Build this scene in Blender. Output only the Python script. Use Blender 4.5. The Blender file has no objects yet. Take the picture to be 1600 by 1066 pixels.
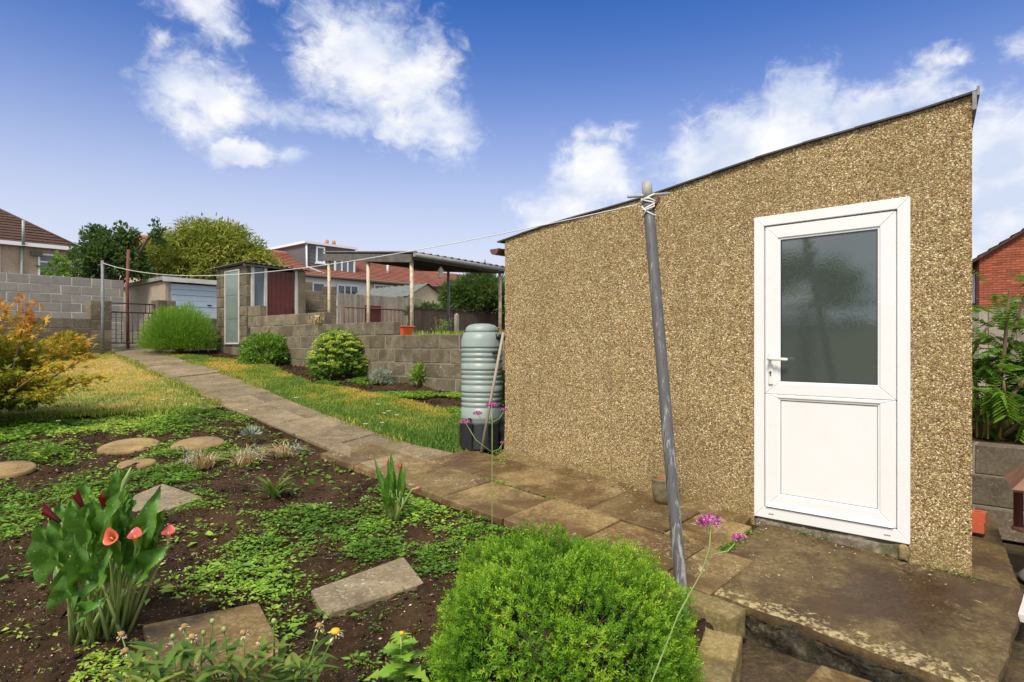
import bpy, bmesh, math, random
import numpy as np
from mathutils import Vector, Matrix

random.seed(7)
RNG = np.random.default_rng(11)
SC = bpy.context.scene
COL = SC.collection
R = math.radians

# ------------------------------------------------------------------ camera
cam_data = bpy.data.cameras.new('camera')
cam_data.sensor_width = 36.0
cam_data.lens = 22.5
cam_data.shift_y = 0.0044
cam_data.clip_start = 0.05
cam_data.clip_end = 2000.0
cam = bpy.data.objects.new('camera', cam_data)
COL.objects.link(cam)
cam.location = (0, 0, 1.5)
cam.rotation_euler = (R(90), 0, 0)
SC.camera = cam

# ------------------------------------------------------------------ exposure
SC.view_settings.view_transform = 'Standard'
SC.view_settings.look = 'None'
SC.view_settings.exposure = 0.05
SC.view_settings.gamma = 1.0
SC.view_settings.use_curve_mapping = False
SC.cycles.max_bounces = 8
SC.cycles.transparent_max_bounces = 8

# ------------------------------------------------------------------ sun and sky
SUN_EL, SUN_AZ = R(52), R(202)          # azimuth clockwise from +Y: behind the camera and to the left
sd = Vector((math.sin(SUN_AZ) * math.cos(SUN_EL), math.cos(SUN_AZ) * math.cos(SUN_EL), math.sin(SUN_EL)))
sun_data = bpy.data.lights.new('sun', 'SUN')
sun_data.energy = 4.0
sun_data.angle = R(16)
sun_data.color = (1.0, 0.93, 0.80)
sun = bpy.data.objects.new('sun', sun_data)
COL.objects.link(sun)
sun.location = sd * 50
sun.rotation_euler = sd.to_track_quat('Z', 'Y').to_euler()

world = bpy.data.worlds.new('World')
SC.world = world
world.use_nodes = True
WN = world.node_tree.nodes
WL = world.node_tree.links
WN.clear()


class NT:
    """tiny helper to write node trees as expressions"""
    def __init__(s, nt): s.nt = nt
    def n(s, t, ins=None, **kw):
        nd = s.nt.nodes.new(t)
        for k, v in kw.items(): setattr(nd, k, v)
        for k, v in (ins or {}).items(): s.set(nd, k, v)
        return nd
    def set(s, nd, k, v):
        sock = nd.inputs[k]
        if isinstance(v, bpy.types.NodeSocket): s.nt.links.new(v, sock)
        elif isinstance(v, bpy.types.Node): s.nt.links.new(v.outputs[0], sock)
        else:
            if sock.type == 'RGBA' and not hasattr(v, '__len__'): v = (v, v, v, 1)
            if sock.type == 'RGBA' and len(v) == 3: v = (*v, 1)
            sock.default_value = v
    def m(s, op, a, b=0.0, c=0.0, clamp=False):
        nd = s.n('ShaderNodeMath', {0: a, 1: b, 2: c}, operation=op, use_clamp=clamp)
        return nd.outputs[0]
    def vm(s, op, a, b=(0, 0, 0)):
        nd = s.n('ShaderNodeVectorMath', operation=op)
        s.set(nd, 0, a)
        if op == 'SCALE': s.set(nd, 3, b)
        elif op not in ('LENGTH', 'NORMALIZE'): s.set(nd, 1, b)
        return nd.outputs['Value'] if op in ('LENGTH', 'DOT_PRODUCT') else nd.outputs[0]
    def mr(s, v, a, b, c=0.0, d=1.0, smooth=False):
        nd = s.n('ShaderNodeMapRange', {0: v, 1: a, 2: b, 3: c, 4: d}, interpolation_type='SMOOTHSTEP' if smooth else 'LINEAR')
        return nd.outputs[0]
    def mix(s, f, a, b, mode='MIX'):
        nd = s.n('ShaderNodeMix', data_type='RGBA', blend_type=mode)
        s.set(nd, 0, f); s.set(nd, 6, a); s.set(nd, 7, b)
        return nd.outputs[2]
    def noise(s, vec, scale, detail=4, rough=0.55, dist=0.0, out=0):
        nd = s.n('ShaderNodeTexNoise', {'Vector': vec, 'Scale': scale, 'Detail': detail, 'Roughness': rough, 'Distortion': dist})
        return nd.outputs[out]
    def ramp(s, f, stops, interp='LINEAR'):
        nd = s.n('ShaderNodeValToRGB', {0: f})
        cr = nd.color_ramp; cr.interpolation = interp
        while len(cr.elements) < len(stops): cr.elements.new(0.5)
        for e, (p, c) in zip(cr.elements, stops):
            e.position = p; e.color = (*c, 1) if len(c) == 3 else c
        return nd.outputs[0]


w = NT(world.node_tree)
sky = w.n('ShaderNodeTexSky', sky_type='NISHITA', sun_disc=False, sun_elevation=SUN_EL, sun_rotation=SUN_AZ,
          altitude=0.0, air_density=1.0, dust_density=0.4, ozone_density=3.0)
tc = w.n('ShaderNodeTexCoord')
dirv = w.vm('NORMALIZE', tc.outputs['Generated'])
sep = w.n('ShaderNodeSeparateXYZ', {0: dirv})
dx, dy, dz = sep.outputs
az = w.m('ARCTAN2', dx, dy)
el = w.m('ARCSINE', dz)
ae = w.n('ShaderNodeCombineXYZ', {0: az, 1: el, 2: 0.0}).outputs[0]
# warp the cloud coordinates a little so that edges billow
nz = w.n('ShaderNodeTexNoise', {'Vector': dirv, 'Scale': 7.0, 'Detail': 5.0, 'Roughness': 0.6})
wv = w.vm('SCALE', w.vm('SUBTRACT', nz.outputs['Color'], (0.5, 0.5, 0.5)), 0.10)
wsep = w.n('ShaderNodeSeparateXYZ', {0: wv})
aew = w.n('ShaderNodeCombineXYZ', {0: w.m('ADD', az, wsep.outputs[0]), 1: w.m('ADD', el, wsep.outputs[1]), 2: 0.0}).outputs[0]
# cumulus banks: azimuth, elevation, half width, half height (degrees), weight
CLOUDS = [(-13.5, 23.3, 6.2, 5.5, 1.0), (-9.0, 22.0, 5.0, 4.6, 1.0), (-5.8, 18.5, 2.8, 4.0, .8), (-15.6, 24.6, 3.2, 3.6, .8), (-7.5, 19.5, 4.0, 3.0, .8),
          (-27.0, 20.0, 3.4, 3.2, .85), (-24.2, 19.4, 4.6, 3.0, .9), (-20.0, 18.9, 5.0, 2.1, .68), (-26.5, 17.8, 3.2, 2.2, .70), (-14.5, 18.8, 5.0, 2.0, .68),
          (-10.0, 18.2, 5.2, 2.4, .75), (-23.2, 15.7, 2.7, 1.1, 1.7), (-19.3, 15.6, 2.2, .9, .8),
          (-26.2, 25.8, 4.2, 2.0, .85), (-24.4, 24.2, 2.4, 1.4, .55), (-29.3, 22.4, 1.3, 1.1, .6), (-20.6, 26.6, 1.5, .9, .7),
          (7.0, 14.2, 5.0, 3.2, 1.3), (4.6, 12.0, 4.4, 2.4, 1.1), (8.6, 18.0, 4.2, 1.3, .55), (19.3, 17.0, 5.0, 4.0, 1.0), (23.7, 18.4, 4.6, 3.8, 1.0),
          (28.4, 17.4, 4.6, 2.8, 1.0), (21.0, 15.2, 8.5, 4.0, 1.5), (18.0, 14.5, 5.0, 3.0, 1.4), (32.6, 18.2, 3.4, 2.2, .8), (34.2, 20.4, 2.0, 1.0, .6), (37.6, 12.0, 4.6, 5.4, 1.6), (36.6, 8.0, 4.0, 4.0, 1.3), (38.4, 20.6, 1.8, .9, .5),
          (44, 15, 6, 5, 1.0), (-58, 14, 9, 4, .9), (60, 17, 10, 5, 1.0), (0, 47, 9, 5, .8), (-35, 46, 10, 6, .9), (30, 50, 11, 6, .9)]
field = None
for a0, e0, ra, re_, wt in CLOUDS:
    q = w.vm('MULTIPLY', w.vm('SUBTRACT', aew, (R(a0), R(e0), 0)), (1 / R(ra), 1 / R(re_), 0))
    b = w.m('MULTIPLY', w.m('SUBTRACT', 1.16, w.vm('LENGTH', q)), wt)
    field = b if field is None else w.n('ShaderNodeMath', {0: field, 1: b, 2: 0.25}, operation='SMOOTH_MAX').outputs[0]
# outside the view, denser white cloud added to whiten and fill the light
wide = w.mr(w.noise(w.vm('MULTIPLY', dirv, (1, 1, 2.0)), 2.2, 2, 0.5), 0.27, 0.46, -0.6, 1.2)
away = w.m('MAXIMUM', w.mr(w.m('ABSOLUTE', az), 0.95, 1.3), w.mr(el, 0.75, 1.0))
field = w.m('MAXIMUM', field, w.m('SUBTRACT', w.m('MULTIPLY', wide, away), w.m('SUBTRACT', 1.0, away)))
nd1 = w.noise(w.vm('MULTIPLY', dirv, (1, 1, 1.25)), 13.0, 8, 0.62, 0.35)
nd2 = w.noise(w.vm('MULTIPLY', dirv, (1, 1, 1.4)), 38.0, 8, 0.65, 0.8)
dens = w.m('ADD', field, w.m('ADD', w.m('MULTIPLY', w.m('SUBTRACT', nd1, 0.5), 1.35), w.m('MULTIPLY', w.m('SUBTRACT', nd2, 0.5), 1.0)))
cmask = w.m('MULTIPLY', w.mr(dens, 0.02, 0.95, 0, 1, True), 0.95)
shade = w.noise(w.vm('MULTIPLY', dirv, (1, 1, 1.6)), 9.0, 5, 0.55)
ccol = w.mix(w.mr(shade, 0.38, 0.60), (6.4, 7.2, 8.9), (9.9, 9.9, 10.0))
haze = w.m('EXPONENT', w.m('MULTIPLY', w.m('POWER', w.m('MULTIPLY', w.m('MAXIMUM', el, 0.0), 3.35), 2.4), -1.0))
skyc = w.mix(1.0, sky.outputs[0], (0.20, 0.70, 1.45), 'MULTIPLY')
skyc = w.mix(haze, skyc, (7.6, 7.9, 8.9))
skyc = w.mix(cmask, skyc, ccol)
bg = w.n('ShaderNodeBackground', {'Color': skyc, 'Strength': 0.1})
w.n('ShaderNodeOutputWorld', {'Surface': bg})


# ------------------------------------------------------------------ numpy noise
def _h(i, j, k):
    x = (i * 374761393 + j * 668265263 + k * 1274126177) & 0xffffffff
    x = ((x ^ (x >> 13)) * 1274126177) & 0xffffffff
    x = (x ^ (x >> 16)) & 0xffffffff
    return x / 4294967295.0


def vnoise(P):
    P = np.asarray(P, float)
    F = np.floor(P).astype(np.int64)
    t = P - F
    t = t * t * (3 - 2 * t)
    out = np.zeros(len(P))
    for a in (0, 1):
        for b in (0, 1):
            for c in (0, 1):
                wgt = (t[:, 0] if a else 1 - t[:, 0]) * (t[:, 1] if b else 1 - t[:, 1]) * (t[:, 2] if c else 1 - t[:, 2])
                out += wgt * _h(F[:, 0] + a, F[:, 1] + b, F[:, 2] + c)
    return out - 0.5


def fbm(P, scale, octs=3):
    P = np.asarray(P, float) * scale
    o, amp = np.zeros(len(P)), 1.0
    for i in range(octs):
        o += vnoise(P + 17.3 * i) * amp
        P = P * 2.03
        amp *= 0.5
    return o


def fbm2(X, Y, scale, octs=3):
    return fbm(np.stack([X, Y, np.zeros_like(X)], 1), scale, octs)


# ------------------------------------------------------------------ object helpers
XF = {}


def tag(o, label=None, cat=None, group=None, kind=None):
    if label: o['label'] = label
    if cat: o['category'] = cat
    if group: o['group'] = group
    if kind: o['kind'] = kind
    return o


def empty(name, loc=(0, 0, 0), rz=0.0, label=None, cat=None, group=None):
    o = bpy.data.objects.new(name, None)
    o.location = loc
    o.rotation_euler = (0, 0, rz)
    o.empty_display_size = 0.2
    COL.objects.link(o)
    XF[o] = Matrix.Translation(loc) @ Matrix.Rotation(rz, 4, 'Z')
    return tag(o, label, cat, group)


def link(name, mesh, parent=None, mat=None):
    o = bpy.data.objects.new(name, mesh)
    COL.objects.link(o)
    if parent is not None:
        o.parent = parent
        XF[o] = XF.get(parent, Matrix())
    if mat is not None: o.matrix_local = mat
    return o


class MB:
    def __init__(s): s.v, s.f, s.mi, s.sm = [], [], [], []
    def add(s, vs, fs, mi=0, smooth=False):
        b = len(s.v)
        s.v += [tuple(p) for p in vs]
        for f in fs:
            s.f.append([b + i for i in f]); s.mi.append(mi); s.sm.append(smooth)
        return s
    def hexa(s, p, mi=0):
        """p: 8 corners, bottom ring then top ring, counter-clockwise seen from above"""
        return s.add(p, [(3, 2, 1, 0), (4, 5, 6, 7), (0, 1, 5, 4), (1, 2, 6, 5), (2, 3, 7, 6), (3, 0, 4, 7)], mi)
    def box(s, x0, x1, y0, y1, z0, z1, mi=0):
        return s.hexa([(x0, y0, z0), (x1, y0, z0), (x1, y1, z0), (x0, y1, z0), (x0, y0, z1), (x1, y0, z1), (x1, y1, z1), (x0, y1, z1)], mi)
    def obox(s, o, ax, ay, az_, mi=0):
        o, ax, ay, az_ = map(Vector, (o, ax, ay, az_))
        return s.hexa([o, o + ax, o + ax + ay, o + ay, o + az_, o + ax + az_, o + ax + ay + az_, o + ay + az_], mi)
    def prism(s, poly, z0, z1, mi=0):
        n = len(poly)
        g0 = (lambda i: z0[i]) if hasattr(z0, '__len__') else (lambda i: z0)
        g1 = (lambda i: z1[i]) if hasattr(z1, '__len__') else (lambda i: z1)
        vs = [(p[0], p[1], g0(i)) for i, p in enumerate(poly)] + [(p[0], p[1], g1(i)) for i, p in enumerate(poly)]
        return s.add(vs, [tuple(range(n))[::-1], tuple(range(n, 2 * n))] + [(i, (i + 1) % n, n + (i + 1) % n, n + i) for i in range(n)], mi)
    def tube(s, pts, r, n=8, mi=0, cap=True):
        pts = [Vector(p) for p in pts]
        m = len(pts)
        rs = r if hasattr(r, '__len__') else [r] * m
        vs, up = [], None
        for i, p in enumerate(pts):
            t = (pts[min(i + 1, m - 1)] - pts[max(i - 1, 0)]).normalized()
            if up is None: up = Vector((0, 0, 1)) if abs(t.z) < .9 else Vector((1, 0, 0))
            a = (up - t * up.dot(t)).normalized(); up = a
            b = t.cross(a)
            for k in range(n):
                g = 2 * math.pi * k / n
                vs.append(p + (a * math.cos(g) + b * math.sin(g)) * rs[i])
        fs = [(i * n + k, i * n + (k + 1) % n, (i + 1) * n + (k + 1) % n, (i + 1) * n + k) for i in range(m - 1) for k in range(n)]
        s.add(vs, fs, mi, True)
        if cap:
            b = len(s.v) - len(vs)
            s.f.append([b + k for k in range(n)][::-1]); s.mi.append(mi); s.sm.append(False)
            s.f.append([b + (m - 1) * n + k for k in range(n)]); s.mi.append(mi); s.sm.append(False)
        return s
    def lathe(s, prof, c=(0, 0, 0), n=32, mi=0, axis=None):
        """prof [(r, z)...]; axis optional 3x3 frame"""
        vs = []
        M = axis or Matrix.Identity(3)
        c = Vector(c)
        for r_, z_ in prof:
            for k in range(n):
                g = 2 * math.pi * k / n
                vs.append(c + M @ Vector((r_ * math.cos(g), r_ * math.sin(g), z_)))
        m = len(prof)
        fs = [(i * n + k, i * n + (k + 1) % n, (i + 1) * n + (k + 1) % n, (i + 1) * n + k) for i in range(m - 1) for k in range(n)]
        return s.add(vs, fs, mi, True)
    def mesh(s, name, mats, bevel=0.0, inv=None, weld=False):
        me = bpy.data.meshes.new(name)
        vs = s.v if inv is None else [tuple(inv @ Vector(p)) for p in s.v]
        me.from_pydata(vs, [], s.f)
        for m in (mats if isinstance(mats, (list, tuple)) else [mats]): me.materials.append(m)
        me.polygons.foreach_set('material_index', s.mi)
        me.polygons.foreach_set('use_smooth', s.sm)
        if bevel or weld:
            bm = bmesh.new(); bm.from_mesh(me)
            if weld: bmesh.ops.remove_doubles(bm, verts=bm.verts, dist=1e-5)
            if bevel:
                ed = [e for e in bm.edges if len(e.link_faces) == 2 and e.calc_face_angle(0) > .6]
                bmesh.ops.bevel(bm, geom=ed, offset=bevel, segments=1, affect='EDGES', profile=.5, clamp_overlap=True)
            bm.to_mesh(me); bm.free()
        me.update()
        return me
    def build(s, name, mats, parent=None, bevel=0.0, local=False, weld=False):
        inv = None
        if parent is not None and not local and parent in XF: inv = XF[parent].inverted()
        return link(name, s.mesh(name, mats, bevel, inv, weld), parent)


def np_mesh(name, V, F, mat, tint=None, smooth=False):
    """V (n,3), F (m,3 or 4)"""
    me = bpy.data.meshes.new(name)
    V = np.asarray(V, np.float32); F = np.asarray(F, np.int32)
    k = F.shape[1]
    me.vertices.add(len(V)); me.vertices.foreach_set('co', V.ravel())
    me.loops.add(F.size); me.loops.foreach_set('vertex_index', F.ravel())
    me.polygons.add(len(F)); me.polygons.foreach_set('loop_start', np.arange(0, F.size, k, dtype=np.int32))
    if smooth: me.polygons.foreach_set('use_smooth', np.ones(len(F), bool))
    if tint is not None:
        at = me.attributes.new('tint', 'FLOAT', 'POINT')
        at.data.foreach_set('value', np.asarray(tint, np.float32))
    me.materials.append(mat)
    me.update(calc_edges=True)
    me.validate()
    return me


def np_obj(name, V, F, mat, parent=None, tint=None, smooth=False):
    V = np.asarray(V, float)
    if parent is not None and parent in XF:
        M = np.array(XF[parent].inverted())
        V = V @ M[:3, :3].T + M[:3, 3]
    return link(name, np_mesh(name, V, F, mat, tint, smooth), parent)


def unit(A):
    A = np.asarray(A, float)
    return A / np.maximum(np.linalg.norm(A, axis=-1, keepdims=True), 1e-9)


def leaf_cloud(P, D, L, W, N=None, fold=.25, curl=0.0, tint=None):
    """diamond leaves of two triangles each: base, left, tip, right"""
    P = np.asarray(P, float); D = unit(D); n = len(P)
    L = np.broadcast_to(np.asarray(L, float), (n,))[:, None]; W = np.broadcast_to(np.asarray(W, float), (n,))[:, None]
    if N is None: N = unit(RNG.normal(size=(n, 3)) * .6 + np.array([0, 0, 1.0]))
    S = unit(np.cross(D, N) + 1e-6); N = np.cross(S, D)
    V = np.stack([P, P + D * L * .42 + S * W * .5 + N * W * fold, P + D * L - N * L * curl, P + D * L * .42 - S * W * .5 + N * W * fold], 1).reshape(-1, 3)
    b = np.arange(n)[:, None] * 4
    F = np.concatenate([b + np.array([[0, 1, 2]]), b + np.array([[0, 2, 3]])], 1).reshape(-1, 3)
    t = RNG.random(n) if tint is None else tint
    return V, F, np.repeat(t, 4)


def blades(P, D, H, W, bend, tint):
    """grass blades: one bent strip of three triangles"""
    n = len(P)
    D = unit(D); S = unit(np.cross(D, np.array([0, 0, 1.0])) + 1e-6)
    H = H[:, None]; W = W[:, None]; bend = bend[:, None]
    up = np.array([0, 0, 1.0])
    mid = P + up * H * .6 + D * bend * H * .3
    V = np.stack([P - S * W / 2, P + S * W / 2, mid + S * W * .35, mid - S * W * .35, P + up * H * (1 - bend * .3) + D * bend * H], 1).reshape(-1, 3)
    b = np.arange(n)[:, None] * 5
    F = np.concatenate([b + np.array([[0, 1, 2]]), b + np.array([[0, 2, 3]]), b + np.array([[3, 2, 4]])], 1).reshape(-1, 3)
    return V, F, np.repeat(tint, 5)


def merge(parts):
    Vs, Fs, Ts, o = [], [], [], 0
    for V, F, T in parts:
        Vs.append(V); Fs.append(F + o); Ts.append(T); o += len(V)
    return np.concatenate(Vs), np.concatenate(Fs), np.concatenate(Ts)


def inpoly(X, Y, poly):
    X = np.asarray(X); Y = np.asarray(Y)
    c = np.zeros(X.shape, bool); n = len(poly)
    for i in range(n):
        x0, y0 = poly[i]; x1, y1 = poly[(i + 1) % n]
        hit = ((y0 > Y) != (y1 > Y)) & (X < (x1 - x0) * (Y - y0) / (y1 - y0 + 1e-12) + x0)
        c ^= hit
    return c


def sheet(name, poly, step, zf, mat, kind='structure', parent=None):
    xs = [p[0] for p in poly]; ys = [p[1] for p in poly]
    gx = np.arange(min(xs), max(xs) + step, step); gy = np.arange(min(ys), max(ys) + step, step)
    X, Y = np.meshgrid(gx, gy, indexing='ij')
    cx = X[:-1, :-1] + step / 2; cy = Y[:-1, :-1] + step / 2
    keep = inpoly(cx, cy, poly)
    idx = np.arange(X.size).reshape(X.shape)
    F = np.stack([idx[:-1, :-1], idx[1:, :-1], idx[1:, 1:], idx[:-1, 1:]], -1)[keep]
    used, inv = np.unique(F, return_inverse=True)
    x = X.ravel()[used]; y = Y.ravel()[used]
    V = np.stack([x, y, zf(x, y)], 1)
    o = np_obj(name, V, inv.reshape(F.shape), mat, parent, smooth=True)
    if kind: o['kind'] = kind
    return o


def rough_box(x0, x1, y0, y1, z0, z1, step, amp, sc=9.0, seed=0.0, shear=None):
    """box of lattice faces pushed about by noise, so edges crumble"""
    mb = MB()
    def face(o, a, b):
        o, a, b = map(np.array, (o, a, b))
        na = max(2, int(np.linalg.norm(a) / step)); nb = max(2, int(np.linalg.norm(b) / step))
        i, j = np.meshgrid(np.linspace(0, 1, na + 1), np.linspace(0, 1, nb + 1), indexing='ij')
        P = o + i[..., None] * a + j[..., None] * b
        k = np.arange(i.size).reshape(i.shape)
        return P.reshape(-1, 3), np.stack([k[:-1, :-1], k[1:, :-1], k[1:, 1:], k[:-1, 1:]], -1).reshape(-1, 4)
    dx, dy, dz_ = x1 - x0, y1 - y0, z1 - z0
    parts = [face((x0, y0, z1), (dx, 0, 0), (0, dy, 0)), face((x0, y0, z0), (dx, 0, 0), (0, 0, dz_)), face((x1, y0, z0), (0, dy, 0), (0, 0, dz_)),
             face((x1, y1, z0), (-dx, 0, 0), (0, 0, dz_)), face((x0, y1, z0), (0, -dy, 0), (0, 0, dz_))]
    V, F, o = [], [], 0
    for P, f in parts:
        V.append(P); F.append(f + o); o += len(P)
    V = np.concatenate(V).astype(float); F = np.concatenate(F)
    c = np.array([(x0 + x1) / 2, (y0 + y1) / 2, (z0 + z1) / 2])
    q = V + seed
    d = np.stack([fbm(q + 3.1, sc, 4), fbm(q + 7.7, sc, 4), fbm(q + 1.9, sc, 4)], 1) * amp * 2
    d[V[:, 2] <= z0 + 1e-6] *= .3
    # wear edges: pull points lying on two faces inwards
    e = (np.abs(np.abs(V - c) - np.array([dx, dy, dz_]) / 2) < 1e-6).sum(1)
    V = V + d - (V - c) / np.maximum(np.abs(V - c), 1e-6) * (e >= 2)[:, None] * amp * (1.2 + 1.6 * vnoise(q * 45.0))[:, None] * (np.abs(np.abs(V - c) - np.array([dx, dy, dz_]) / 2) < 1e-6)
    if shear: V[:, 2] += shear(V[:, 0], V[:, 1])
    return V, F

# ------------------------------------------------------------------ materials
def new_mat(name):
    m = bpy.data.materials.new(name)
    m.use_nodes = True
    m.node_tree.nodes.clear()
    t = NT(m.node_tree)
    b = t.n('ShaderNodeBsdfPrincipled')
    out = t.n('ShaderNodeOutputMaterial', {'Surface': b})
    return m, t, b, out


def coords(t, kind='Object'):
    return t.n('ShaderNodeTexCoord').outputs[kind]


def wpos(t):
    return t.n('ShaderNodeNewGeometry').outputs['Position']


def bump(t, b, h, strength=.5, dist=.01):
    nd = t.n('ShaderNodeBump', {'Height': h, 'Strength': strength, 'Distance': dist})
    t.set(b, 'Normal', nd)


def plain(name, col, rough=.5, var=.15, scale=12.0, metallic=0.0, bmp=0.0, spec=.5, dirt=0.0, dirtcol=(.06, .045, .03), dscale=3.0):
    m, t, b, _ = new_mat(name)
    v = wpos(t)
    n = t.noise(v, scale, 5, .6)
    lo = tuple(c * (1 - var) for c in col); hi = tuple(min(1, c * (1 + var)) for c in col)
    c = t.mix(t.mr(n, .3, .7), lo, hi)
    if dirt:
        c = t.mix(t.m('MULTIPLY', t.mr(t.noise(v, dscale, 7, .68), .46, .72, 0, 1, True), dirt), c, dirtcol)
    t.set(b, 'Base Color', c); t.set(b, 'Roughness', t.mr(n, .2, .8, rough * .85, min(1, rough * 1.15)))
    t.set(b, 'Metallic', metallic); t.set(b, 'Specular IOR Level', spec)
    if bmp: bump(t, b, t.noise(v, scale * 6, 4, .6), bmp, .004)
    return m


def masonry(name, base, dark, light, moss=None, lichen=None, bmp=.5, scale=1.0, rnd=.25, spots=.5, grain=160.0, rough=.9, stain=None):
    """concrete / stone: per-piece tone, blotches, pits, dark weathering, pale lichen spots, moss"""
    m, t, b, _ = new_mat(name)
    v = wpos(t)
    rv = t.n('ShaderNodeObjectInfo').outputs['Random']
    vo = t.vm('ADD', v, t.vm('SCALE', (7.3, 3.1, 5.7), t.m('MULTIPLY', rv, 9.0)))
    n1 = t.noise(vo, 2.6 * scale, 6, .62); n2 = t.noise(vo, 11 * scale, 5, .65); n3 = t.noise(v, grain, 3, .7)
    c = t.mix(t.mr(n1, .32, .68), base, dark)
    c = t.mix(t.m('MULTIPLY', t.mr(n2, .5, .75), .55), c, light)
    c = t.mix(t.mr(n3, .35, .7, 0, .5), c, dark)
    n4 = t.noise(vo, 42 * scale, 5, .72)
    c = t.mix(t.mr(n4, .50, .72, 0, .55), c, light); c = t.mix(t.mr(n4, .28, .48, .65, 0), c, dark)
    c = t.mix(1.0, c, t.n('ShaderNodeCombineColor', {0: t.mr(rv, 0, 1, 1 - rnd, 1 + rnd * .6), 1: t.mr(rv, 0, 1, 1 - rnd, 1 + rnd * .5), 2: t.mr(rv, 0, 1, 1 - rnd, 1 + rnd * .45)}).outputs[0], 'MULTIPLY')
    if moss:
        c = t.mix(t.m('MULTIPLY', t.mr(t.noise(vo, 3.4 * scale, 7, .7, .4), .54, .68, 0, 1, True), .75), c, moss)
    wet = None
    if stain:
        wet = t.mr(t.noise(vo, 1.7 * scale, 6, .68, .6), .45, .60, 0, 1, True)
        c = t.mix(t.m('MULTIPLY', wet, .82), c, stain)
    if lichen:
        big_ = t.mr(t.noise(vo, 2.4 * scale, 4, .6), .44, .62)
        l1 = t.noise(vo, 26 * scale, 4, .62, .6); l2 = t.noise(t.vm('ADD', vo, (3.3, 1.2, .7)), 75 * scale, 3, .6, .3)
        th = t.mr(big_, 0, 1, .80, .66 - spots * .10)
        sp = t.m('MAXIMUM', t.mr(t.m('SUBTRACT', l1, th), .0, .02), t.m('MULTIPLY', t.mr(t.m('SUBTRACT', l2, t.m('ADD', th, .01)), .0, .02), .85))
        c = t.mix(t.m('MULTIPLY', sp, t.mr(n3, .3, .6, .35, .9)), c, lichen)
    t.set(b, 'Base Color', c); t.set(b, 'Roughness', rough if wet is None else t.mr(wet, 0, 1, rough, .48)); t.set(b, 'Specular IOR Level', .35)
    hgt = t.m('ADD', t.m('ADD', t.m('MULTIPLY', n2, .8), t.m('MULTIPLY', n4, .5)), t.m('MULTIPLY', n3, .35))
    bump(t, b, hgt, bmp, .012)
    return m


def foliage(name, stops, trans=.35, rough=.55, spec=.35, scale=5.0, varn=.3):
    """colour from the per-leaf tint, with light passing through the blade"""
    m, t, b, out = new_mat(name)
    f = t.n('ShaderNodeAttribute', attribute_name='tint').outputs['Fac']
    nn = t.noise(wpos(t), scale, 3, .5)
    f = t.m('ADD', f, t.m('MULTIPLY', t.m('SUBTRACT', nn, .5), varn), clamp=True)
    c = t.ramp(f, stops)
    t.set(b, 'Base Color', c); t.set(b, 'Roughness', rough); t.set(b, 'Specular IOR Level', spec)
    tr = t.n('ShaderNodeBsdfTranslucent', {'Color': t.mix(.4, c, (.35, .45, .05), 'MIX')})
    mx = t.n('ShaderNodeMixShader', {0: trans, 1: b, 2: tr})
    t.set(out, 'Surface', mx)
    return m


def pebbledash(name, scale, stops, bmp=1.0, foot=False):
    m, t, b, _ = new_mat(name)
    v = coords(t)
    vw = t.vm('ADD', v, t.vm('SCALE', t.n('ShaderNodeTexNoise', {'Vector': v, 'Scale': scale * .5, 'Detail': 2.0}).outputs['Color'], .010))
    v1 = t.n('ShaderNodeTexVoronoi', {'Vector': vw, 'Scale': scale, 'Randomness': 1.0})
    v2 = t.n('ShaderNodeTexVoronoi', {'Vector': vw, 'Scale': scale * 1.9, 'Randomness': 1.0})
    r1 = t.n('ShaderNodeSeparateColor', {0: v1.outputs['Color']}).outputs[0]
    r2 = t.n('ShaderNodeSeparateColor', {0: v2.outputs['Color']}).outputs[1]
    c1 = t.ramp(r1, stops); c2 = t.ramp(r2, stops)
    pick = t.m('GREATER_THAN', t.noise(v, scale * .7, 2, .5), .52)
    c = t.mix(pick, c1, c2)
    d = t.mix(pick, v1.outputs['Distance'], v2.outputs['Distance'])
    gap = t.mr(d, .36, .66, 0, .6)
    c = t.mix(gap, c, tuple(x * .40 for x in stops[1][1]))
    # broad weathering of the dash and algae at the very foot
    big = t.noise(v, 1.1, 5, .6)
    c = t.mix(t.mr(big, .40, .68, 0, .28), c, (.20, .13, .055))
    if foot:
        s3 = t.n('ShaderNodeSeparateXYZ', {0: v})
        hgt = t.m('SUBTRACT', s3.outputs[2], t.m('SUBTRACT', .47, t.m('MULTIPLY', s3.outputs[0], .072)))
        grn = t.mr(t.m('ADD', hgt, t.m('MULTIPLY', t.m('SUBTRACT', t.noise(v, 5.0, 6, .65), .5), .55)), .0, .20, .40, 0, True)
        c = t.mix(grn, c, (.25, .18, .06))
        run = t.noise(t.vm('MULTIPLY', v, (7.0, 1.0, .35)), 1.0, 5, .65)
        c = t.mix(t.mr(run, .56, .72, 0, .30), c, (.11, .075, .035))
    t.set(b, 'Base Color', c); t.set(b, 'Roughness', .75); t.set(b, 'Specular IOR Level', .35)
    bump(t, b, t.m('SUBTRACT', 1.0, d), bmp, .007)
    return m


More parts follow.
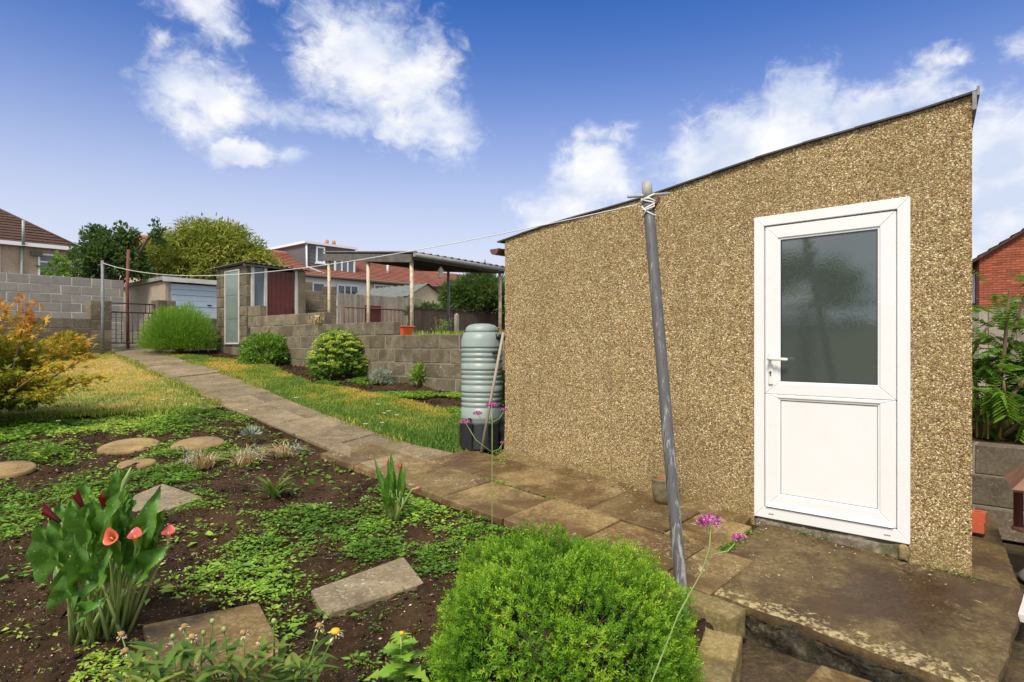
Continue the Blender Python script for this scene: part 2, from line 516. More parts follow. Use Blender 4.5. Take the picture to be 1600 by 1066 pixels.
PEB = [(0.0, (.09, .05, .022)), (.18, (.30, .18, .065)), (.40, (.52, .36, .14)), (.60, (.70, .53, .24)), (.80, (.96, .85, .56)), (.90, (.60, .34, .13)), (1.0, (.16, .10, .045))]
M = {}
M['dash'] = pebbledash('pebbledash', 100.0, PEB, .9, True)
M['dash_far'] = pebbledash('pale_pebbledash', 40.0, [(0, (.33, .25, .18)), (.3, (.45, .36, .27)), (.7, (.52, .43, .33)), (1, (.60, .52, .42))], .4)
M['dash_house'] = pebbledash('house_render', 30.0, [(0, (.46, .34, .23)), (.3, (.54, .41, .29)), (.7, (.60, .47, .34)), (1, (.66, .53, .41))], .3)
M['upvc'] = plain('white_upvc', (.83, .82, .80), .28, .02, 3.0, spec=.5, dirt=.10, dirtcol=(.55, .48, .36), dscale=6)
M['upvc_far'] = plain('white_window_frame', (.80, .80, .80), .4, .03)
M['seal'] = plain('black_rubber_seal', (.035, .035, .035), .6)
M['mortar'] = masonry('old_mortar', (.32, .27, .20), (.12, .095, .06), (.5, .45, .36), moss=(.10, .10, .03), bmp=1.0, rnd=.1)
M['flag'] = masonry('flagstone', (.325, .228, .092), (.12, .072, .025), (.52, .41, .20), moss=(.12, .10, .03), lichen=(.50, .43, .28), bmp=.6, rnd=.32, spots=.6, stain=(.095, .052, .020))
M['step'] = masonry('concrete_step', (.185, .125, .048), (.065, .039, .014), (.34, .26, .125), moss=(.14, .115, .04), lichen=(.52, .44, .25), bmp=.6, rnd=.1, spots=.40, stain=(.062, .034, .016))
_t = NT(M['step'].node_tree); _b = next(n for n in M['step'].node_tree.nodes if n.type == 'BSDF_PRINCIPLED'); _c = _b.inputs['Base Color'].links[0].from_socket
_p = wpos(_t); _rel = _t.vm('SUBTRACT', _p, (-.067, 6.106, 0))
_u = _t.vm('DOT_PRODUCT', _rel, (.723, -.691, 0)); _v = _t.vm('DOT_PRODUCT', _rel, (.691, .723, 0))
_wet = _t.vm('LENGTH', _t.n('ShaderNodeCombineXYZ', {0: _t.m('MULTIPLY', _t.m('SUBTRACT', _u, 3.42), 2.2), 1: _t.m('MULTIPLY', _t.m('SUBTRACT', _v, -.52), 1.7), 2: 0.0}).outputs[0])
_wm = _t.mr(_t.m('ADD', _wet, _t.m('MULTIPLY', _t.m('SUBTRACT', _t.noise(_p, 7, 6, .65), .5), 1.3)), .35, .85, .85, 0, True)
_c = _t.mix(_wm, _c, _t.mix(_t.mr(_t.noise(_p, 60, 4, .7), .4, .65), (.016, .008, .004), (.075, .034, .013)))
_no = _t.mr(_t.m('ADD', _v, _t.m('MULTIPLY', _t.m('SUBTRACT', _t.noise(_p, 16, 6, .7, .4), .5), .75)), -1.07, -1.12, 0, .75)
_c = _t.mix(_t.m('MULTIPLY', _no, _t.m('MULTIPLY', _t.mr(_t.noise(_p, 38, 5, .7), .44, .56, 0, 1), _t.mr(_t.n('ShaderNodeSeparateXYZ', {0: _t.n('ShaderNodeNewGeometry').outputs['Normal']}).outputs[2], .5, .8))), _c, (.50, .40, .20))
_t.set(_b, 'Base Color', _c); _t.set(_b, 'Roughness', _t.mr(_wm, 0, .85, .8, .36))
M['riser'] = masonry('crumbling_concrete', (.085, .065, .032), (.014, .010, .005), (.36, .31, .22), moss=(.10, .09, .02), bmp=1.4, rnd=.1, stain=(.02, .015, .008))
M['edging'] = masonry('edging_stone', (.32, .24, .085), (.13, .095, .04), (.48, .40, .21), moss=(.19, .16, .045), lichen=(.55, .47, .28), bmp=.8, rnd=.15)
M['path'] = masonry('path_concrete', (.33, .25, .14), (.13, .092, .045), (.46, .38, .25), moss=(.17, .15, .06), lichen=(.46, .40, .30), bmp=.5, rnd=.18, spots=.3)
M['block'] = masonry('concrete_block', (.255, .21, .138), (.115, .092, .056), (.40, .34, .235), moss=(.17, .15, .085), lichen=(.48, .43, .32), bmp=.6, rnd=.25, spots=.5, grain=120, stain=(.10, .078, .045))
M['block_dark'] = masonry('old_concrete_block', (.215, .175, .125), (.10, .08, .055), (.33, .275, .20), moss=(.12, .11, .055), lichen=(.40, .36, .28), bmp=.5, rnd=.25, spots=.25)
M['block_new'] = masonry('grey_concrete_block', (.33, .305, .265), (.24, .22, .19), (.42, .39, .345), bmp=.3, rnd=.14)
M['joint'] = plain('block_mortar', (.27, .235, .18), .95, .2, 30, bmp=.4, dirt=.6, dirtcol=(.12, .10, .07))
M['joint_pale'] = plain('pale_mortar', (.66, .58, .44), .95, .15, 30)
M['slate'] = masonry('stepping_slab', (.36, .28, .165), (.13, .098, .058), (.52, .44, .30), moss=(.20, .17, .08), lichen=(.60, .55, .44), bmp=.6, rnd=.2, spots=.4)
M['disc'] = masonry('sandy_disc', (.44, .30, .125), (.27, .17, .065), (.56, .42, .21), bmp=1.0, rnd=.15, stain=(.20, .135, .065), lichen=(.60, .50, .32), spots=.4)
M['felt'] = plain('roofing_felt', (.07, .068, .066), .85, .3, 30, bmp=.5)
M['fascia'] = plain('grey_fascia', (.25, .25, .24), .6, .2)
M['gutter'] = plain('brown_plastic', (.14, .06, .045), .4, .15)
M['butt'] = plain('green_plastic', (.285, .345, .31), .42, .05, 8, dirt=.35, dirtcol=(.20, .25, .21), dscale=5)
M['blackp'] = plain('black_plastic', (.018, .018, .02), .4, .2)
M['cane'] = plain('grey_cane', (.36, .30, .23), .6, .15)
M['rust'] = plain('rusty_iron', (.16, .055, .03), .8, .4, 20, bmp=.3)
M['iron'] = plain('black_iron', (.02, .02, .02), .5, .2)
M['rustpole'] = plain('cream_flaking_paint', (.62, .52, .36), .6, .1, 8, dirt=.8, dirtcol=(.25, .11, .04), dscale=9)
M['greypole'] = plain('grey_steel', (.20, .20, .21), .5, .2, 10)
M['rope'] = plain('white_cord', (.72, .70, .66), .7, .08)
M['terracotta'] = plain('terracotta', (.50, .19, .09), .8, .2, 15)
M['orange'] = plain('orange_plastic', (.80, .13, .03), .45, .1)
M['redbrick'] = masonry('red_brick', (.42, .12, .06), (.28, .075, .04), (.52, .20, .11), bmp=.3, rnd=.3)
M['newbrick'] = plain('smooth_red_brick', (.50, .105, .045), .7, .1, 30)
M['tilered'] = masonry('red_roof_tile', (.40, .165, .105), (.27, .105, .07), (.50, .25, .17), bmp=.3, rnd=.05, scale=.5)
M['tilebrown'] = masonry('brown_roof_tile', (.11, .058, .040), (.06, .032, .024), (.17, .098, .068), bmp=.3, rnd=.05, scale=.6)
M['slateclad'] = plain('grey_slate_cladding', (.115, .115, .12), .7, .2, 6)
M['white_render'] = plain('white_render', (.78, .77, .76), .8, .04)
M['beige_render'] = plain('beige_render', (.50, .41, .28), .85, .08)
M['winglass'] = plain('window_glass', (.10, .12, .14), .08, .3, 2.0, spec=.6)
M['bluedoor'] = plain('pale_blue_metal', (.42, .50, .58), .5, .05)
M['bluedark'] = plain('teal_painted_wood', (.07, .14, .18), .6, .1)
M['maroon'] = plain('maroon_paint', (.11, .022, .016), .5, .2, 6, bmp=.1)
M['asbestos'] = plain('grey_cement_sheet', (.25, .25, .235), .9, .2, 5, dirt=.5, dirtcol=(.10, .095, .08))
M['greenroof'] = plain('green_grey_sheet', (.15, .165, .15), .85, .25, 5, dirt=.5, dirtcol=(.08, .08, .065))
M['corr'] = plain('corrugated_sheet', (.15, .14, .125), .8, .3, 6, dirt=.5)
M['ply'] = plain('weathered_board', (.13, .115, .098), .9, .25, 7, bmp=.3, dirt=.5)
M['underboard'] = plain('dark_ply', (.07, .05, .035), .9, .2, 5)
M['palewood'] = plain('pale_painted_wood', (.60, .57, .52), .6, .1, dirt=.3)
M['fencewood'] = masonry('weathered_fence_board', (.38, .335, .265), (.24, .205, .16), (.48, .43, .35), bmp=.4, rnd=.28)
M['fencedark'] = masonry('dark_fence_board', (.125, .092, .065), (.06, .045, .032), (.18, .145, .11), bmp=.4, rnd=.28)
M['greenglass'] = plain('wired_glass', (.18, .22, .19), .15, .15, 5)
M['birdwood'] = plain('reddish_brown_wood', (.22, .11, .075), .7, .25, 9, bmp=.4)
M['darkred'] = plain('dark_red_post', (.09, .018, .015), .5, .2)
M['glassbowl'] = plain('mossy_stoneware', (.20, .165, .095), .5, .35, 22, bmp=.5, dirt=.5)
M['bark'] = plain('bark', (.10, .07, .045), .9, .3, 14, bmp=.6)
M['barkpale'] = plain('shrub_branch', (.22, .15, .09), .85, .3, 20, bmp=.4)
M['brass'] = plain('dark_keyhole', (.10, .09, .075), .4, .1)
M['handle'] = plain('white_handle', (.80, .78, .74), .3, .02)
M['cream_wall'] = plain('cream_wall', (.55, .49, .36), .9, .08)

# soil: crumbs, clods, damp patches
m, t, b, _ = new_mat('soil'); M['soil'] = m
v = wpos(t)
n1 = t.noise(v, 3.0, 6, .6); n2 = t.noise(v, 38, 6, .7); n3 = t.noise(v, 150, 3, .6)
c = t.mix(t.mr(n1, .35, .65), (.034, .018, .008), (.128, .071, .031))
c = t.mix(t.mr(n2, .48, .72, 0, .8), c, (.16, .098, .053))
c = t.mix(t.mr(n3, .5, .8, 0, .5), c, (.018, .010, .006))
vr = t.n('ShaderNodeTexVoronoi', {'Vector': v, 'Scale': 85.0})
pk = t.m('LESS_THAN', vr.outputs['Distance'], t.mr(t.n('ShaderNodeSeparateColor', {0: vr.outputs['Color']}).outputs[0], .86, 1.0, 0, .35))
c = t.mix(t.m('MULTIPLY', pk, .8), c, (.38, .28, .19))
t.set(b, 'Base Color', c); t.set(b, 'Roughness', .95); t.set(b, 'Specular IOR Level', .2)
bump(t, b, t.m('ADD', n2, t.m('MULTIPLY', n3, .5)), 1.0, .05)
# earth under the lawn
M['turf'] = plain('dry_turf', (.34, .255, .075), .95, .35, 9, bmp=.8)
M['ground'] = plain('rough_ground', (.10, .085, .045), .95, .35, 2, bmp=.5)
M['lane'] = masonry('wet_brown_paving', (.10, .066, .032), (.035, .022, .011), (.20, .145, .075), moss=(.09, .075, .02), bmp=.9, rnd=.1, rough=.7)

# obscure door glass: dark, glossy, with pressed scroll relief
m, t, b, _ = new_mat('obscure_glass'); M['pane'] = m
v = coords(t)
vw = t.vm('ADD', v, t.vm('SCALE', t.n('ShaderNodeTexNoise', {'Vector': v, 'Scale': 9.0, 'Detail': 2.0}).outputs['Color'], .10))
cell = t.n('ShaderNodeTexVoronoi', {'Vector': vw, 'Scale': 8.0, 'Randomness': .8}).outputs['Distance']
ring = t.m('SINE', t.m('MULTIPLY', cell, 34.0))
fine = t.noise(v, 120, 3, .6)
t.set(b, 'Base Color', t.mix(t.mr(ring, .3, 1, 0, .12), (.058, .074, .064), (.070, .088, .077)))
t.set(b, 'Roughness', t.mr(ring, .2, 1.0, .045, .075)); t.set(b, 'Specular IOR Level', .5); t.set(b, 'IOR', 2.3)
bump(t, b, t.m('ADD', t.m('MULTIPLY', t.mr(ring, .5, 1, 0, 1, True), .22), t.m('ADD', t.m('MULTIPLY', fine, .5), t.noise(v, 14, 3, .5))), .035, .004)

# clothes-line pole: grey paint worn to pale zinc in long streaks
m, t, b, _ = new_mat('worn_grey_pole'); M['pole'] = m
v = coords(t)
vs = t.vm('MULTIPLY', v, (48, 48, 2.4))
n = t.noise(vs, 1.0, 6, .68, .3); n2 = t.noise(v, 4, 3, .5)
zz = t.n('ShaderNodeSeparateXYZ', {0: v}).outputs[2]
wear = t.m('ADD', n, t.m('ADD', t.m('MULTIPLY', t.m('SUBTRACT', n2, .5), .25), t.mr(zz, .1, 1.9, .06, -.10)))
c = t.mix(t.mr(wear, .50, .62, 0, 1, True), (.108, .104, .104), (.36, .36, .35))
c = t.mix(t.mr(t.noise(vs, 1.9, 5, .7), .56, .66, 0, .9, True), c, (.055, .035, .045))
c = t.mix(t.mr(zz, 2.10, 2.20, 0, .0), c, (.4, .4, .38))
t.set(b, 'Base Color', c); t.set(b, 'Roughness', .5)
bump(t, b, wear, .25, .004)
M['zinc'] = plain('galvanised_cap', (.38, .37, .33), .55, .25, 18, dirt=.4, dirtcol=(.22, .16, .09), dscale=14)

# foliage
G = lambda *a: a
M['weed'] = foliage('weed_leaf', [(0, (.085, .19, .018)), (.45, (.23, .43, .045)), (.8, (.40, .58, .07)), (1, (.60, .62, .12))])
M['mound'] = foliage('mound_leaf', [(0, (.015, .052, .003)), (.45, (.085, .225, .010)), (.8, (.23, .43, .018)), (1, (.44, .60, .045))], trans=.35, scale=7)
M['grass'] = foliage('grass_blade', [(0, (.12, .24, .03)), (.30, (.25, .34, .045)), (.52, (.44, .40, .055)), (.75, (.62, .44, .07)), (1, (.66, .46, .14))], trans=.3, varn=.15)
M['acer'] = foliage('acer_leaf', [(0, (.06, .13, .012)), (.35, (.30, .31, .02)), (.62, (.68, .44, .04)), (.85, (.78, .30, .06)), (1, (.55, .12, .04))], trans=.4, scale=2.5, varn=.5)
M['fennel'] = foliage('feathery_leaf', [(0, (.05, .13, .012)), (.5, (.12, .28, .02)), (1, (.26, .44, .04))], trans=.3)
M['sedum'] = foliage('sedum_leaf', [(0, (.05, .13, .015)), (.6, (.13, .26, .03)), (1, (.24, .38, .06))])
M['sedumflower'] = foliage('sedum_flower', [(0, (.42, .54, .06)), (1, (.82, .84, .24))], trans=.2)
M['shrub'] = foliage('shrub_leaf', [(0, (.05, .14, .014)), (.6, (.15, .31, .03)), (1, (.30, .46, .06))])
M['darktree'] = foliage('dark_tree_leaf', [(0, (.028, .065, .018)), (.6, (.065, .135, .035)), (1, (.16, .24, .065))], trans=.25, scale=1.2)
M['goldtree'] = foliage('golden_tree_leaf', [(0, (.11, .13, .02)), (.45, (.27, .32, .04)), (.75, (.44, .42, .075)), (1, (.52, .42, .15))], trans=.35, scale=.9, varn=.5)
M['conifer'] = foliage('conifer_spray', [(0, (.035, .075, .016)), (.6, (.085, .16, .035)), (1, (.19, .27, .07))], trans=.2, scale=1.0)
M['straw'] = foliage('dry_straw', [(0, (.30, .17, .07)), (.5, (.62, .43, .21)), (1, (.82, .68, .42))], trans=.2)
M['silver'] = foliage('silver_leaf', [(0, (.20, .27, .20)), (1, (.50, .55, .45))], trans=.15)
M['lance'] = foliage('lance_leaf', [(0, (.055, .12, .02)), (.6, (.14, .23, .035)), (1, (.30, .33, .06))])
M['palm'] = foliage('palm_leaf', [(0, (.02, .05, .012)), (1, (.07, .12, .03))])
M['marigold'] = plain('yellow_petal', (.80, .42, .02), .6, .2, 60)
M['daisy'] = plain('white_petal', (.82, .82, .80), .6, .03)
M['verbena'] = foliage('magenta_floret', [(0, (.30, .03, .20)), (.5, (.58, .07, .36)), (1, (.80, .38, .66))], trans=.25)
M['stem'] = plain('green_stem', (.12, .21, .035), .5, .2, 30)
M['stempale'] = plain('pale_stem', (.26, .34, .10), .5, .2, 10)
M['deadhead'] = plain('dead_flower', (.40, .24, .09), .9, .35, 60, bmp=.8)
M['deadpetal'] = plain('faded_petal', (.62, .50, .33), .9, .25, 40)
M['redflower'] = plain('red_petal', (.50, .05, .05), .6, .2, 50)
m, t, b, out = new_mat('calla_leaf'); M['calla'] = m
v = wpos(t); rv = t.n('ShaderNodeObjectInfo').outputs['Random']
c = t.mix(t.mr(t.noise(v, 9, 4, .6), .35, .65), (.045, .14, .014), (.12, .29, .032))
c = t.mix(t.mr(rv, 0, 1, 0, .45), c, (.13, .27, .035))
vr = t.n('ShaderNodeTexVoronoi', {'Vector': v, 'Scale': 75.0})
sp = t.m('LESS_THAN', vr.outputs['Distance'], t.mr(t.n('ShaderNodeSeparateColor', {0: vr.outputs['Color']}).outputs[0], .60, 1.0, 0, .26))
c = t.mix(t.m('MULTIPLY', sp, .75), c, (.48, .58, .36))
t.set(b, 'Base Color', c); t.set(b, 'Roughness', .46)
bump(t, b, t.m('ADD', t.noise(v, 26, 3, .5), t.m('MULTIPLY', t.noise(v, 90, 3, .6), .4)), .45, .012)
t.set(out, 'Surface', t.n('ShaderNodeMixShader', {0: .25, 1: b, 2: t.n('ShaderNodeBsdfTranslucent', {'Color': t.mix(.5, c, (.25, .42, .03))})}))
def petal(name, inner, outer):
    m, t, b, out = new_mat(name)
    z = t.n('ShaderNodeAttribute', attribute_name='tint').outputs['Fac']
    c = t.mix(t.mr(z, .15, .9), outer, inner)
    t.set(b, 'Base Color', c); t.set(b, 'Roughness', .4)
    t.set(out, 'Surface', t.n('ShaderNodeMixShader', {0: .25, 1: b, 2: t.n('ShaderNodeBsdfTranslucent', {'Color': c})}))
    return m
M['pink'] = petal('pink_spathe', (.80, .11, .14), (.55, .50, .20))
M['coral'] = petal('coral_spathe', (.86, .17, .10), (.75, .14, .08))
M['maroonpetal'] = petal('maroon_spathe', (.20, .008, .012), (.055, .006, .010))
M['pebble'] = masonry('pebble', (.42, .32, .22), (.26, .16, .10), (.62, .55, .45), bmp=.2, rnd=.3)
m, t, b, _ = new_mat('pebble_mixed'); M['pebbles'] = m
f = t.n('ShaderNodeAttribute', attribute_name='tint').outputs['Fac']
t.set(b, 'Base Color', t.ramp(f, [(0, (.13, .08, .05)), (.3, (.30, .19, .12)), (.55, (.48, .37, .27)), (.75, (.40, .13, .08)), (.88, (.66, .57, .47)), (1, (.75, .70, .62))])); t.set(b, 'Roughness', .8)

# ------------------------------------------------------------------ site frames
A = np.array([-.067, 6.106])                    # foot of the shed's far-left corner
d2 = np.array([.723, -.691]); v2 = np.array([.691, .723])
ANG = math.atan2(-.691, .723)
A2 = math.atan2(-.667, .745)
def W(u, v, z=None):
    p = A + d2 * u + v2 * v
    return (p[0], p[1]) if z is None else (p[0], p[1], z)
def gz(x, y): return -.185 + .104 * np.asarray(y, float)
def G_(px, py, up=0.0):
    """point of the sloping garden seen at a place of the photograph (1600 wide)"""
    y = (1.685 - up) / ((py - 540) / 1000 + .104)
    return np.array([(px - 800) / 1000 * y, y, float(gz(0, y)) + up])
def P_(px, py, y): return Vector(((px - 800) / 1000 * y, y, 1.5 - (py - 540) / 1000 * y))

# ------------------------------------------------------------------ ground
PATH_L = [(.21, 4.20), (-.283, 4.64), (-1.166, 5.525), (-1.735, 6.22), (-3.13, 7.765), (-3.8, 8.425), (-5.3, 10.2), (-8.35, 13.70), (-9.2, 14.75)]
PATH_R = [(.62, 5.05), (-.13, 5.90), (-.62, 6.20), (-1.10, 6.55), (-2.34, 7.95), (-3.16, 8.95), (-4.62, 10.8), (-7.70, 14.25), (-8.7, 15.4)]
BED = [W(2.70, -1.20), (.21, 4.20)] + PATH_L[1:6] + [(-4.6, 8.24), (-5.4, 8.02), (-6.6, 7.8), (-8.5, 7.6), (-7.5, 4.0), (-4.5, 1.6), (-3.0, .9), (.25, .9), (.55, 1.8), (.93, 2.98)]
gx = np.concatenate([np.linspace(-400, -60, 12), np.linspace(-50, 50, 41), np.linspace(60, 400, 12)])
gy = np.concatenate([np.linspace(-60, -6, 10), np.linspace(-4, 60, 41), np.linspace(80, 700, 14)])
GX, GY = np.meshgrid(gx, gy, indexing='ij')
def base_z(x, y): return np.where(y < 15, -.185 + .104 * y - .42, np.minimum(.955 + (y - 15) * .12, 2.0))
idx = np.arange(GX.size).reshape(GX.shape)
F = np.stack([idx[:-1, :-1], idx[1:, :-1], idx[1:, 1:], idx[:-1, 1:]], -1).reshape(-1, 4)
xs, ys = GX.ravel(), GY.ravel()
o = np_obj('ground', np.stack([xs, ys, base_z(xs, ys)], 1), F, M['ground']); o['kind'] = 'structure'

SLABS = [[(-1.11, 3.53), (-.96, 3.27), (-.495, 3.616), (-.67, 3.96)], [G_(172, 783)[:2], G_(236, 799)[:2], G_(318, 771)[:2], G_(254, 750)[:2]], [G_(222, 967)[:2], G_(236, 1075)[:2], G_(447, 1010)[:2], G_(404, 932)[:2]]]
def bed_z(x, y):
    z = gz(x, y) - .045
    z = z + fbm2(x, y, 1.7, 2) * .05 + fbm2(x, y, 9.0, 2) * .045 + fbm2(x, y, 30.0, 2) * .028
    for s in SLABS: z = np.where(inpoly(x, y, s), np.minimum(z, gz(x, y) - .062), z)
    return z
sheet('flower_bed', BED, .028, bed_z, M['soil'])
LAWN_L = PATH_L[5:] + [(-9.6, 14.3), (-11.5, 12.6), (-14, 10.0), (-9.5, 7.7), (-8.5, 7.62), (-6.6, 7.82), (-5.4, 8.04), (-4.6, 8.26)]
LAWN_R = PATH_R[2:8] + [(-7.2, 14.15), (-6.6, 13.9), (-4.8, 12.6), (-3.9, 11.3), (-3.30, 10.45), (-2.36, 9.75), (-1.30, 8.8), (-.55, 7.9), (-.25, 7.0), (-.42, 6.32)]
BORDER = [(-8.0, 14.6), (-7.2, 14.15), (-6.6, 13.9), (-4.8, 12.6), (-3.9, 11.3), (-3.30, 10.45), (-2.36, 9.75), (-1.30, 8.8), (-.55, 7.9), (-.25, 7.0), (-.42, 6.32), (.1, 6.0), (1.5, 7.6), (-.7, 9.55), (-5.9, 14.15), (-7.2, 15.4)]
def lawn_z(x, y): return gz(x, y) - .012 + fbm2(x, y, 2.5, 2) * .03
sheet('lawn', LAWN_L, .09, lawn_z, M['turf'])
sheet('lawn', LAWN_R, .09, lawn_z, M['turf'])
sheet('planting_border', BORDER, .05, lambda x, y: gz(x, y) - .035 + fbm2(x, y, 3.0, 2) * .05 + fbm2(x, y, 14, 2) * .05, M['soil'])
sheet('gateway_ground', [(-9.25, 14.7), (-8.35, 13.9), (-7.6, 14.4), (-7.1, 15.6), (-8.6, 19.0), (-14, 19.5), (-13, 16.5), (-10.2, 15.6)], .1, lambda x, y: gz(x, np.minimum(y, 15.5)) - .03 + fbm2(x, y, 3.0, 3) * .06, M['ground'])
# neighbours' higher ground behind the block wall
def nb_z(x, y): return 1.62 + .018 * np.maximum(y - 9, 0) + fbm2(x, y, .8, 3) * .06
sheet('neighbour_ground', [(1.35, 7.75), (-.6, 9.75), (-5.6, 14.3), (-4.6, 15.6), (-9.0, 20), (-22, 33), (-10, 60), (30, 60), (12, 20), (4, 10.5)], .35, nb_z, M['ground'])
# lower paved ground at the foot of the step
sheet('lower_ground', [W(2.6, -.85), (.78, 2.9), (.0, 1.1), (.0, -3), (7.5, -3), (7.5, 2.4), (5.0, 5.2), W(3.0, 3.4), W(3.2, -.5)], .05,
      lambda x, y: -.008 + fbm2(x, y, 1.5, 3) * .012, M['lane'])
sheet('raised_bed', [(2.9, 6.35), (3.55, 5.75), (7.5, 2.2), (14, 8), (14, 16), (7, 16)], .15, lambda x, y: .68 + fbm2(x, y, 3, 3) * .05, M['soil'])

# ------------------------------------------------------------------ paving
def flag_poly(mb, poly, top=.022, th=.06, tilt=(0, 0)):
    zs = [float(gz(0, p[1])) + top + tilt[0] * (p[0] - poly[0][0]) + tilt[1] * (p[1] - poly[0][1]) for p in poly]
    mb.prism(poly, [z - th for z in zs], zs)
paving = empty('garden_path', (A[0], A[1], .45), 0, 'worn concrete flagstone path running past the shed to the far gate', 'path')
rn = random.Random(3)
# two rows of flags along the foot of the shed wall, joints staggered
for row, (va, vb, off) in enumerate([(-1.21, -.66, -.30), (-.65, -.12, -.02)]):
    u = -1.0 + off if row == 0 else -.35
    while u < 2.42:
        L_ = .60 + rn.uniform(-.05, .06)
        e = min(u + L_, 2.46 if row else 2.70)
        if 2.46 - e < .2 and row: e = 2.46
        g = .006
        j = lambda: rn.uniform(-.004, .004)
        poly = [W(u + g + j(), va + g + j()), W(e - g + j(), va + g + j()), W(e - g + j(), vb - g + j()), W(u + g + j(), vb - g + j())]
        mb = MB(); flag_poly(mb, poly, .022 + rn.uniform(-.006, .006), .06, (rn.uniform(-.008, .008), rn.uniform(-.008, .008)))
        mb.build('flagstone', M['flag'], paving, bevel=.007)
        u = e
# mortar fillet at the wall foot
mb = MB()
for i in range(12):
    u0, u1 = i * .2, (i + 1) * .2
    a = [W(u0, -.125), W(u1, -.125), W(u1, .03), W(u0, .03)]
    zt = [float(gz(0, p[1])) for p in a]
    up = [.018, .018, .05, .05]
    mb.prism(a, [z - .08 for z in zt], [z + k for z, k in zip(zt, up)])
mb.build('mortar_fillet', M['flag'], paving, weld=True)
# the long path: flags laid across, some split by a lengthways joint
def along(line, t):
    L = [math.dist(line[i], line[i + 1]) for i in range(len(line) - 1)]; s = t * sum(L)
    for i, l in enumerate(L):
        if s <= l or i == len(L) - 1:
            k = s / l; return (line[i][0] + (line[i + 1][0] - line[i][0]) * k, line[i][1] + (line[i + 1][1] - line[i][1]) * k)
        s -= l
PL = PATH_L[2:]; PR = PATH_R[3:]
PL = [(-1.0, 5.36)] + PL; PR = [(-.46, 6.10)] + PR
N = 19
for i in range(N):
    t0, t1 = (i / N), ((i + 1) / N)
    a, b2, c_, dd = along(PL, t0), along(PL, t1), along(PR, t1), along(PR, t0)
    lerp = lambda p, q, k: (p[0] + (q[0] - p[0]) * k, p[1] + (q[1] - p[1]) * k)
    cuts = [0, .30 if i % 2 else .62, 1.0] if i < 9 else [0, 1.0]
    for k0, k1 in zip(cuts[:-1], cuts[1:]):
        poly = [lerp(a, dd, k0 + .008), lerp(a, dd, k1 - .008), lerp(b2, c_, k1 - .008), lerp(b2, c_, k0 + .008)]
        q = .010
        poly = [lerp(poly[0], poly[3], q), lerp(poly[1], poly[2], q), lerp(poly[2], poly[1], q), lerp(poly[3], poly[0], q)]
        mb = MB(); flag_poly(mb, poly, .018 + rn.uniform(-.008, .008), .07, (rn.uniform(-.01, .01), rn.uniform(-.01, .01)))
        mb.build('flagstone', M['path'], paving, bevel=.008)
# bedding under all the flags, seen only in the joints
mb = MB()
quad = [W(-1.2, -1.20), W(2.68, -1.20), W(2.68, .02), W(-.1, .02), W(-.35, .25), W(-.8, .1)]
flag_poly(mb, quad, -.012, .12)
for i in range(12):
    a, b2, c_, dd = along(PL, i / 12), along(PL, (i + 1) / 12), along(PR, (i + 1) / 12), along(PR, i / 12)
    flag_poly(mb, [a, dd, c_, b2], -.013, .12)
mb.build('bedding', M['soil'], paving)

# kerb block and edging stones round the end of the bed
kerb = empty('bed_edging', (.98, 3.1, .1), 0, 'mossy stone edging along the end of the flower bed', 'edging')
e0, e1 = np.array([1.0, 3.03]), np.array([.10, 1.20])
ed = unit((e1 - e0)[None])[0]; en = np.array([-ed[1], ed[0]])
s_ = 0.0
for k, L_ in enumerate([.24, .27, .33, .30, .33, .3]):
    a = e0 + ed * s_ - en * .085; V, F = rough_box(0, L_ - .012, 0, .17, 0, .25, .016, .0038, 14, seed=k * 5.0)
    z = float(gz(0, a[1])) + .02 - .25
    B = np.stack([ed, en, np.zeros(2)], 0)
    Vw = np.zeros_like(V); Vw[:, 0] = a[0] + V[:, 0] * ed[0] + V[:, 1] * en[0]; Vw[:, 1] = a[1] + V[:, 0] * ed[1] + V[:, 1] * en[1]; Vw[:, 2] = z + V[:, 2] + (Vw[:, 1] - a[1]) * .104
    np_obj('edging_stone', Vw, F, M['edging'], kerb, smooth=True)
    s_ += L_
# front edge slabs of the paved strip, standing proud of the soil
for k, (u0, u1) in enumerate([(1.95, 2.46), (2.47, 2.89)]):
    V, F = rough_box(u0, u1, -1.36 if k else -1.33, -1.212, -.13, .026, .016, .0036, 14, seed=30 + k)
    x = A[0] + d2[0] * V[:, 0] + v2[0] * V[:, 1]; y = A[1] + d2[1] * V[:, 0] + v2[1] * V[:, 1]
    np_obj('kerb_stone', np.stack([x, y, gz(x, y) + V[:, 2]], 1), F, M['edging'], kerb, smooth=True)

# cast concrete doorstep with a rotten front edge
step = empty('doorstep', W(3.0, -.6, .2), 0, 'worn concrete step in front of the white door with a crumbling mossy edge', 'step')
def put(V):
    x = A[0] + d2[0] * V[:, 0] + v2[0] * V[:, 1]; y = A[1] + d2[1] * V[:, 0] + v2[1] * V[:, 1]
    return np.stack([x, y, gz(x, y) + V[:, 2]], 1)
V, F = rough_box(2.475, 3.895, -1.17, .02, -.05, .015, .022, .006, 7, seed=2)
k = (V[:, 1] < -.85) & (V[:, 0] < 2.90); V[k, 1] = np.maximum(V[k, 1], -1.205)
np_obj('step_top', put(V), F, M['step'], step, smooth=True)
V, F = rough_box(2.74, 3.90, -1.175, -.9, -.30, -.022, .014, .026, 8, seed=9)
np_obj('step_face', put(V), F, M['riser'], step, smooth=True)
V, F = rough_box(3.60, 3.88, .03, 3.2, -.55, .008, .04, .006, 7, seed=4)
V[:, 0] -= .19 * V[:, 1]
np_obj('side_ledge', put(np.stack([V[:, 0], V[:, 1], V[:, 2] - V[:, 1] * .104 * .723], 1)), F, M['step'], step, smooth=True)
V, F = rough_box(3.885, 3.945, -.32, .10, -.02, .018, .05, .0008, 9, seed=14)
